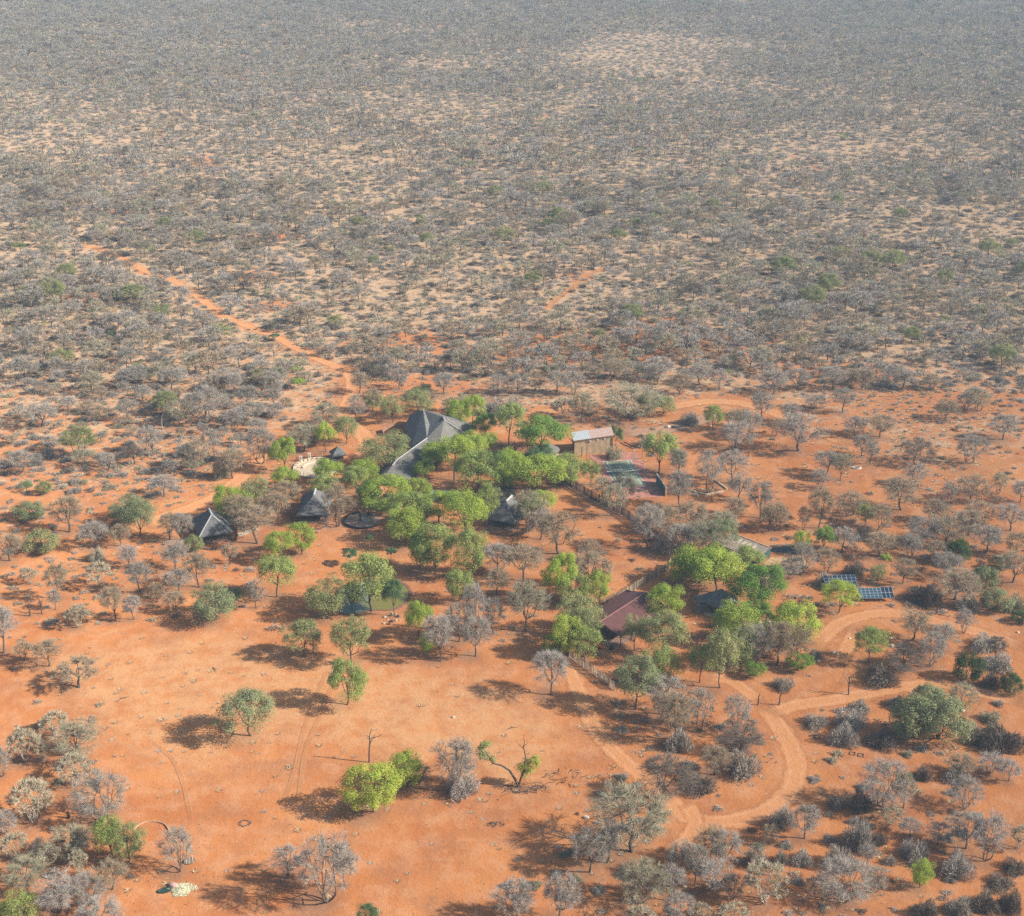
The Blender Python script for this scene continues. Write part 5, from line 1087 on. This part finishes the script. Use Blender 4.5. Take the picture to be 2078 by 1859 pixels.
for x, y, s, lab in ((1792, 1386, 2.4, 'large white rock on red soil below the fallen dark tree'), (1805, 1296, 1.2, 'white rock right of the half-bare tree with green tufts'), (1810, 1312, 1.3, 'white rock just above the very dark spreading bare tree'), (1690, 1325, 1.1, 'flat pale rock on the track area left of the half-bare tree'),
    (1700, 1329, .9, 'smaller pale rock beside the flat pale rock'), (1661, 1342, .9, 'pale rock near the green bush end of the tree clump'), (1953, 1443, 1.2, 'white rock right of the large sage green bush'), (2066, 1284, .9, 'pale rock beside the track at the far right edge'), (1877, 1131, 1.4, 'pale rock in dark shade among the right-hand trees'), (1724, 1296, .7, 'small pale rock in the open red ground above the track junction'),
    (1356, 868, 1.9, 'tan boulder casting a shadow on the grey path behind the court'), (1190, 1660, 1.2, 'pale stump-like rock left of the big olive bare tree'), (920, 1456, .9, 'small tan rock in the middle of the clearing'), (1441, 864, .9, 'tan rock at the foot of the half-bare tree right of the path'), (1466, 921, .8, 'orange-tan rock between bare trees right of the court')):
    rock('boulder', x, y, s, M['stone_pale'], lab, 'rock', hh=.45)
# swimming pool
pp = [(852, 1006), (862, 1000), (885, 997), (905, 998), (912, 1003), (900, 1010), (880, 1013), (860, 1013)]; pw2 = smooth([P(*q) for q in pp+pp[:1]], 4)[:-1]
t = NT('pool_water'); q = t.N("ShaderNodeBsdfPrincipled"); q.inputs['Base Color'].default_value = (.22, .52, .46, 1); q.inputs['Roughness'].default_value = .08; t.L(q.outputs[0], t.out.inputs[0]); kind(sheet('pool_water', pw2, .14, t.m), 'structure')
cw = np.mean(pw2, 0); kind(sheet('pool_paving', [cw+(np.array(p)-cw)*1.35 for p in pw2], .12, M['pale_paving']), 'structure')

# gate posts with a thin dark strand between them
for x, y, lab in ((1537.6, 1431, 'left crooked wooden gate post on the track'), (1580.6, 1431, 'right crooked wooden gate post, topped by a side branch')):
    p = loc3(x, y); e = empty('gate_post', tuple(p)); tag(e, lab, 'post', 'crooked gate posts on the track'); b = B(); b.tube([(0, 0, -.1), (.1, 0, 1.1), (.05, 0, 2.2), (.3, 0, 3.0)], [.16, .14, .12, .09], 6); ob('shaft', b.mesh('shaft', [M['wood_dark']]), e)
    if x > 1560: b = B(); b.tube([(.25, 0, 2.8), (.7, 0, 3.2), (1.5, 0, 3.35)], [.08, .06, .03], 5); ob('side_branch', b.mesh('side_branch', [M['wood_dark']]), e)
e = empty('gate_strand'); tag(e, 'thin dark strand slung low between the two crooked gate posts', 'chain'); a, c = loc3(1537.6, 1431), loc3(1580.6, 1431); b = B(); b.tube([a+(c-a)*(i/8)+Vector((0, 0, .85-.6*sin(pi*i/8))) for i in range(9)], .04, 4); ob('links', b.mesh('links', [M['wood_dark']]), e)  # one thin dark tube sagging from post to post
p = loc3(1105, 1310); e = empty('timber_post', tuple(p)); tag(e, 'lone dark post left of the barn fence and green trees', 'post'); b = B(); b.tube([(0, 0, 0), (-.15, 0, 3.2)], [.14, .1], 6); ob('shaft', b.mesh('shaft', [M['wood_dark']]), e)

# feed heap with a dark trough and a pink sack
p = loc3(366, 1806); e = empty('feed_heap', tuple(p)); tag(e, 'loose pile of pale yellow-green feed on the red ground', 'feed'); r = random.Random(8); b = B()
for i in range(900):
    a = r.uniform(0, 2*pi); q = r.random()**.6; x, y = 2.5*q*cos(a)*(1+.3*sin(3*a))+.3, 1.9*q*sin(a); z = .55*(1-q)+.05; L_ = r.uniform(.15, .5); az = r.uniform(0, 2*pi); d = Vector((cos(az), sin(az), r.uniform(-.2, .5))); s = Vector((-sin(az), cos(az), 0))*r.uniform(.04, .12); o_ = Vector((x, y, z))
    b.add([o_-s, o_+s, o_+d*L_], [(0, 1, 2)])
b.lathe((.3, 0, 0), [(1.7, 0), (1.2, .25), (.6, .45), (.02, .5)], 16); kind(ob('stalks', b.mesh('stalks', [plain('feed', (.62, .58, .38), var=.3, scale=3)]), e), 'stuff')
p = loc3(334, 1808); e = empty('feed_trough', tuple(p), radians(20)); tag(e, 'dark green half-round trough beside the yellow feed', 'trough'); b = B(); b.lathe((0, 0, 0), [(1.7, 0), (1.75, .35), (1.5, .35), (1.4, .12), (.02, .1)], 24, a0=0, a1=2*pi); b.V = [(x*.75, y*.42, z*.8) for x, y, z in b.V]; ob('shell', b.mesh('shell', [plain('green_black', (.03, .06, .05), rough=.5)]), e)
p = loc3(352, 1799); e = empty('feed_sack', tuple(p), radians(-25)); tag(e, 'dusty pink sack lying between trough and yellow feed', 'sack'); b = B(); b.lathe((0, 0, 0), [(.3, .0), (.95, .18), (1.0, .4), (.75, .62), (.02, .7)], 12); b.V = [(x*1.15, y*.62, z) for x, y, z in b.V]; ob('cloth', b.mesh('cloth', [plain('pink_cloth', (.52, .33, .27), var=.1)], True), e)
p = loc3(385, 1748); e = empty('slatted_disc', tuple(p), radians(15), (.72, .72, .72)); tag(e, 'round slatted wooden lid lying right of the bare tree near the feed', 'lid')
for i in range(7): x = -1.3+i*.43; L_ = 2*math.sqrt(max(.1, 1.5**2-x*x)); b = B(); b.box((0, 0, 0), (.30, L_, .08), 0); ob('plank', b.mesh('plank', [M['pale_wood'] if i % 2 else M['wood']]), e, loc=(x, 0, .3+.05*(i % 2)))
b = B(); b.lathe((0, 0, 0), [(1.3, 0), (1.3, .25), (.02, .25)], 16); ob('drum', b.mesh('drum', [M['wood']]), e)
e = empty('kerb_arc'); tag(e, 'thin pale kerb arching over red ground left of the bare tree near the feed', 'kerb'); b = B(); pts = smooth([P(x, y) for x, y in ((272, 1683), (285, 1673), (300, 1669), (320, 1669), (335, 1674), (343, 1686))], 4)
for i in range(len(pts)-1): a, c = Vector(pts[i]), Vector(pts[i+1]); m = (a+c)/2; b.box((m.x, m.y, .15), ((c-a).length+.05, .2, .24), math.atan2(c.y-a.y, c.x-a.x))
ob('kerb_top', b.mesh('kerb_top', [plain('kerb_dusty', (.55, .34, .20))]), e)
p = loc3(139, 1660); e = empty('charred_stump', tuple(p)); tag(e, 'black charred stump in shade left of the round grey bare tree', 'stump'); b = B(); b.tube([(0, 0, 0), (.1, 0, .7), (-.1, 0, 1.3), (.2, 0, 1.7)], [.35, .28, .24, .12], 7); ob('wood', b.mesh('wood', [M['black']]), e)
def ring(x, y, R, label, mat, n=11):
    p = loc3(x, y); e = empty('stone_ring', tuple(p)); tag(e, label, 'stone ring'); r = random.Random(int(x)); 
    for i in range(n): b = B(); a = 2*pi*i/n; b.box((0, 0, .1), (r.uniform(.25, .5), r.uniform(.2, .35), .25), a); ob('stone', b.mesh('stone', [mat]), e, loc=(R*cos(a)*r.uniform(.85, 1.1), R*.8*sin(a)*r.uniform(.85, 1.1), 0))
ring(498, 1671, 1.15, 'small ring of reddish stones in the open clearing', M['deck'])
p = loc3(1742, 1532); e = empty('drain_frame', tuple(p), radians(-20)); tag(e, 'small pale concrete frame set in the ground inside the track bend', 'kerb')
for x in (-1.2, .6): 
    for q, s in (((x, .55), (1.2, .14)), ((x, -.55), (1.2, .14)), ((x-.55, 0), (.14, 1.1)), ((x+.55, 0), (.14, 1.1))): b = B(); b.box((q[0], q[1], .08), (s[0], s[1], .2)); ob('frame_bar', b.mesh('frame_bar', [M['deck']]), e)
# white trough right of the court
p = loc3(1739, 951); e = empty('white_trough', tuple(p), radians(-4)); tag(e, 'white oblong trough on red ground right of the tennis court', 'trough'); b = B(); b.lathe((0, 0, 0), [(1.0, 0), (1.05, .55), (.85, .55), (.8, .15), (.02, .12)], 20); b.V = [(x*1.35, y*.6, z) for x, y, z in b.V]; ob('basin', b.mesh('basin', [M['white']]), e); b = B(); b.slab([(-1.1, -.45, .5), (1.1, -.45, .5), (1.1, .45, .5), (-1.1, .45, .5)], .05); ob('contents', b.mesh('contents', [M['black']]), e)

# fallen branches and brush piles
def brush(name, x, y, wpx, label, seed, mats, n=60, hgt=1.2, cat='branches', rzz=0.0, asp=.45):
    X, Y = P(x, y); R = wpx/ppm(Y)/2; e = empty(name, (X, Y, 0), rzz); tag(e, label, cat); r = random.Random(seed); b = B()
    for i in range(n):
        a = r.uniform(0, 2*pi); q = r.random()**.5; o_ = Vector((R*q*cos(a), R*asp*q*sin(a), r.uniform(.02, hgt*(1-q*.7)))); az = r.uniform(0, 2*pi); d = Vector((cos(az), sin(az)*.7, r.uniform(-.15, .45))); L_ = R*r.uniform(.15, .55); w_ = r.uniform(.03, .1)
        if o_.z+d.z*L_ < 0: d.z = 0
        b.tube([o_, o_+d*L_*.5+Vector((0, 0, .05)), o_+d*L_+Vector((r.uniform(-.2, .2), r.uniform(-.2, .2), 0))], [w_, w_*.7, w_*.3], 4, mi=r.randrange(len(mats)), cap=False)
    kind(ob('tangled_branches', b.mesh('tangled_branches', mats), e), 'stuff'); return e
brush('branch_pile', 1139, 1575, 84, 'fallen dark branches strewn on a red digging right of the leaning tree', 41, [M['bark'], M['wood_dark']], 34, .35, asp=.7)
brush('branch_pile', 2030, 1506, 100, 'black pile of cut branches with pale logs at the far right', 42, [M['wood_dark'], M['bark'], M['pale_wood']], 130, 1.8)
brush('branch_pile', 1615, 1215, 60, 'grey pile of cut branches above the lime green tree', 43, [M['bark_grey'], M['bark_pale']], 90, 1.2)
brush('branch_pile', 1668, 1228, 50, 'low grey brush heap left of the forked green tree', 44, [M['bark_grey'], M['bark_pale']], 70, .8)
brush('branch_pile', 560, 1276, 44, 'low grey dead bush left of the olive tree group in the clearing', 45, [M['bark_grey'], M['bark_pale']], 80, 1.1)
brush('branch_pile', 1437, 996, 56, 'brush and branches round the foot of the bare tree right of the court', 46, [M['wood_dark'], M['bark_grey'], M['pale_wood']], 60, .8)
brush('branch_pile', 1008, 1673, 34, 'small grey tangle of sticks in the lower middle of the clearing', 47, [M['bark_grey']], 50, .7)
brush('branch_pile', 1352, 968, 44, 'dark brush at the foot of the green tree beside the practice wall', 48, [M['wood_dark'], M['bark']], 60, 1.2)
brush('branch_pile', 1640, 1190, 30, 'forked pale dead branch left of the upper solar array', 49, [M['bark_pale']], 16, 1.4)
brush('branch_pile', 1066, 1600, 90, 'dry twiggy litter round the foot of the leaning tree', 50, [M['bark_grey'], M['wood']], 110, .7)
brush('branch_pile', 1330, 1100, 56, 'dark brush under the long diagonal fence end', 51, [M['wood_dark'], M['bark_grey']], 80, 1.2)
for i, (x, y, L_, az, lab) in enumerate(((235, 1425, 3.4, 40, 'small fallen stick at the upper left of the clearing'), (432, 1355, 2.6, -60, 'short dark stick lying in the pale upper clearing'), (1030, 1480, 2.4, 10, 'thin dead stick in the centre right of the clearing'), (145, 1005, 4, 70, 'pale upright broken stump with shadow on the left bare patch'))):
    p = loc3(x, y); e = empty('fallen_stick', tuple(p), radians(az)); tag(e, lab, 'stick'); b = B(); b.tube([(0, 0, .05), (L_*.5, .2, .3), (L_, 0, .15)], [.1, .08, .03], 5); b.tube([(L_*.5, .2, .3), (L_*.7, .8, .4)], [.06, .02], 4); ob('wood', b.mesh('wood', [M['bark'] if i < 3 else M['bark_pale']]), e)
# fallen dark tree with its trunk on the ground
X, Y = P(1818, 1382); e = empty('fallen_tree', (X, Y, 0)); tag(e, 'uprooted dark tree lying with its trunk pointing down to the right', 'tree'); b = B(); b.tube([(0, 0, .2), (-1.5, 1.3, .9), (-3.2, 2.2, 1.8)], [.28, .24, .18], 7); b.tube([(-2.0, 1.6, 1.1), (-4.2, 1.6, 1.2)], [.14, .06], 5); ob('trunk', b.mesh('trunk', [M['bark']]), e)
o = ob('twigs', PROTO['a'][0][1].copy(), e); o.data.materials.clear(); o.data.materials.append(M['twig_dark']); o.location = (-4.2, 2.4, -1.8); o.scale = (.72, .55, .7); o.rotation_euler = (0, 0, 1)

# lone snag in the clearing, leaning tree, bleached branch, arching stick
def woody(name, x, y, segs, label, mat, part='branches', cat='tree', leafs=(), leafm='leaf_mid'):
    X, Y = P(x, y); e = empty(name, (X, Y, 0)); tag(e, label, cat); k = 1.0/ppm(Y); first = True; bt = B(); bb_ = B()
    for s in segs:
        pts = [((px_-x)*k, dy, h*1.0) for px_, dy, h in s[0]]; (bt if first else bb_).tube(pts, s[1], 6 if first else 5); first = False
    ob('trunk', bt.mesh('trunk', [M[mat]]), e)
    if bb_.V: ob(part, bb_.mesh(part, [M[mat]]), e)
    return e, k
e, k = woody('dead_tree', 749, 1547, [([(749, 0, -.1), (750, 0, 2.5), (752, 0, 5.0)], [.2, .17, .14]), ([(752, 0, 5), (753, .1, 7), (757, 0, 8.6)], [.13, .09, .04]), ([(752, 0, 4.6), (758, .2, 6.0), (772, .3, 6.5), (780, 0, 7.4)], [.12, .09, .07, .03]), ([(753, 0, 6.5), (742, .1, 7.0)], [.05, .02]), ([(757, 0, 8.0), (770, .1, 8.4)], [.04, .02]), ([(751, 0, 3.8), (757, .3, 4.2)], [.06, .02])], 'lone dead snag with one side limb standing in the open clearing', 'bark')
for p_, q_ in (((.3, 0, 8.4), (2.3, .1, 8.5)), ((-.1, 0, 7), (-1.4, 0, 7.4))): b = B(); b.tube([p_, q_], [.05, .03], 4); ob('pale_branch', b.mesh('pale_branch', [M['bark_pale']]), e)
e, k = woody('leaning_tree', 1052, 1597, [([(1052, 0, -.1), (1046, 0, 1.8), (1034, .2, 4.0)], [.34, .28, .24]), ([(1034, .2, 4.0), (1018, .4, 5.1), (1000, .5, 5.6), (992, .3, 7.4), (985, 0, 9.2)], [.23, .2, .17, .13, .06]), ([(1052, 0, .2), (1058, .1, 2.4), (1064, .2, 4.2)], [.26, .22, .18]), ([(1064, .2, 4.2), (1066, .2, 7.6), (1062, .1, 9.8), (1064, 0, 11.4), (1061, 0, 13.2)], [.17, .13, .10, .07, .03]),
    ([(1063, .1, 9.4), (1053, .2, 10.4), (1046, .1, 11.6)], [.08, .05, .02]), ([(1062, .1, 10), (1070, .2, 10.8), (1068, 0, 11.8)], [.07, .05, .02]), ([(1064, .2, 5), (1074, .3, 6.0)], [.1, .05]), ([(1000, .5, 5.6), (994, .3, 5.0)], [.08, .03])], 'two-stemmed leaning tree with green tufts on each stem and a dead broken top', 'bark')
rng = np.random.default_rng(77)
for cx_, cz_, R_, n_, mm in ((987, 8.6, 1.9, 900, 'leaf_olive'), (984, 10.4, 1.2, 420, 'leaf_mid'), (978, 7.6, 1.0, 200, 'leaf_olive'), (1001, 6.6, 1.1, 240, 'leaf_olive'), (1077, 4.9, 1.9, 1100, 'leaf_bright'), (1088, 6.0, 1.1, 400, 'leaf_bright'), (1066, 3.8, 1.2, 420, 'leaf_deep')):
    c0 = np.array([(cx_-1052)*k, .3, cz_]); subs = [(c0, c0, c0+rng.normal(size=3)*R_*.4, np.array([0, 0, 1.])) for _ in range(8)]; V, F = leaves(rng, subs, n_, R_*.6, .3); ob('foliage', mesh('foliage', V, F, [M[mm]]), e)
e, k = woody('dead_tree', 332, 877, [([(332, 0, 0), (330, 0, 2.4), (331, 0, 5.0), (336, 0, 7.0)], [.16, .13, .1, .04])], 'curved pale dead stem standing alone left of the lodge track', 'bark_pale')
b = B(); b.tube([(-6, -.5, .2), (-4, -.2, .4), (-1, 0, .3)], [.05, .1, .1], 4); ob('fallen_limb', b.mesh('fallen_limb', [M['bark_pale']]), e)
e, k = woody('bleached_branch', 1099, 1068, [([(1099, 0, 1.2), (1103, 0, 3.2), (1110, 0, 5.0), (1116, 0, 6.4)], [.16, .2, .17, .06]), ([(1103, 0, 3.2), (1099, 0, 4.2), (1095, 0, 4.4)], [.14, .22, .05])], 'bleached white broken limb at the right chalet, on the bare tree', 'white')
"""the limb belongs to a tree: it stands on the same trunk base"""
b = B(); b.tube([(0, 0, -.1), (0, 0, 1.3)], [.2, .17], 6); ob('foot', b.mesh('foot', [M['bark_grey']]), e)

# ------------------------------------------------------------------ labels of the plants, from what they stand beside
LM = [('main thatched lodge', -26, 423), ('tennis court', 36, 404), ('tan shed', 26, 423), ('far left thatched chalet', -86, 362), ('middle thatched chalet', -58, 374), ('right thatched chalet', -1, 370),
      ('round gathering circle', -61, 408), ('round fire pit', -43, 370), ('green pond', -37, 325), ('red-roofed barn', 28, 311), ('round dark thatched hut', 53.5, 316), ('upper solar array', 87, 330), ('lower solar array', 94, 324),
      ('wooden gate posts', 58.6, 274), ('long low shelter roof', 65, 350), ('pile of yellow feed', -64, 212), ('bend in the dirt track', 66, 258), ('small dark hut on the court', 14, 416), ('lone dead snag in the clearing', -30.5, 253),
      ('digging of red earth', 12, 248), ('white trough', 88, 395), ('pile of black branches', 110, 262), ('low pale kerb arc', -69, 229), ('swimming pool', -20, 387), ('gravel path behind the court', 37, 446)]
LM += [(n_, *P(*q_)) for n_, q_ in (('far upper end of the orange track', (205, 507)), ('middle of the upper orange track', (450, 640)), ('orange track just above the lodge', (680, 745)), ('short orange strip beyond the lodge', (1160, 585)), ('small far orange strip', (1632, 330)), ('track crossing the far left edge of the lodge grounds', (325, 1052)), ('curved pale dead stem', (332, 877)), ('small orange clearing at the far right', (1850, 945)), ('pale upright broken stump', (145, 1005)), ('right end of the upper dirt road', (2010, 1290)))]
TEN = ['first', 'second', 'third', 'fourth', 'fifth', 'sixth', 'seventh', 'eighth', 'ninth', 'tenth', 'eleventh', 'twelfth', 'thirteenth', 'fourteenth', 'fifteenth', 'sixteenth', 'seventeenth', 'eighteenth', 'nineteenth', 'twentieth']
ORD = ['nearest']+[x_+' nearest' for x_ in TEN[1:]]
ORD_ = ['nearest', 'second nearest', 'third nearest', 'fourth nearest', 'fifth nearest', 'sixth nearest', 'seventh nearest', 'eighth nearest', 'ninth nearest', 'tenth nearest', 'eleventh nearest', 'twelfth nearest']
buckets = {}
for q in PLANTS:
    e, kd, X, Y, hm, wm = q[:6]; nm, cat, word = WORD[kd]
    e['category'] = cat; e['group'] = GROUPS[nm]
    px, py = pix(X, Y)
    size = ('tall ' if hm > 8.5 else 'small ' if hm < 3.6 else '') if cat == 'tree' else ('broad ' if wm > 5.5 else '')
    if px < -5 or px > 2083 or py > 1905:
        pass
    l = min(LM, key=lambda a: math.hypot(a[1]-X, (a[2]-Y)*.8)); dx, dy = X-l[1], Y-l[2]; dist = math.hypot(dx, dy)
    if len(q) > 6 and dist > (60 if nm == 'dry_shrub' else 120):
        band = 'far left' if px < 420 else 'left' if px < 850 else 'middle' if px < 1250 else 'right' if px < 1680 else 'far right'
        if py > 1420: where = 'in the near bush at the ' + ('lower left' if px < 700 else 'bottom middle' if px < 1300 else 'lower right')
        elif py > 1000: where = 'level with the chalets on the %s' % band
        elif py > 760: where = 'level with the lodge on the %s' % band
        else: where = 'in the bush beyond the lodge, %s' % band
        e['label'] = size+word+' '+where; e['group'] = '%s %s' % (GROUPS[nm], where)
        continue
    d = 'behind' if dy > abs(dx) else 'in front of' if -dy > abs(dx) else 'right of' if dx > 0 else 'left of'
    buckets.setdefault((size+word, d, l[0]), []).append((dist, e))
for (wd_, d, l), lst in buckets.items():
    lst.sort(key=lambda a: a[0])
    for i, (ds, e) in enumerate(lst):
        e['label'] = '%s %s the %s' % (wd_, d, l) if len(lst) == 1 else '%s, %s of those %s the %s' % (wd_, ORD[min(i, 19)], d, l)
for q in PLANTS:      # never more than sixteen words
    ws = q[0]['label'].split()
    if len(ws) > 16: q[0]['label'] = ' '.join(x for x in ws if x not in ('those', 'the', 'of'))

# ------------------------------------------------------------------ the air: pale even haze round the whole scene, the sky outside it
b = B(); b.box((0, 1500, 92.0), (18900, 21900, 188.0+2))
hz = b.mesh('haze'); t = NT('haze_air'); v = t.N("ShaderNodeVolumePrincipled"); v.inputs['Color'].default_value = (.56, .80, 1.0, 1)
v.inputs['Density'].default_value = 0.000175; v.inputs['Anisotropy'].default_value = 0.1; t.L(v.outputs[0], t.out.inputs['Volume']); hz.materials.append(t.m)
o = ob('haze', hz); kind(o, 'stuff'); o['label'] = 'pale blue haze over the distant bush'
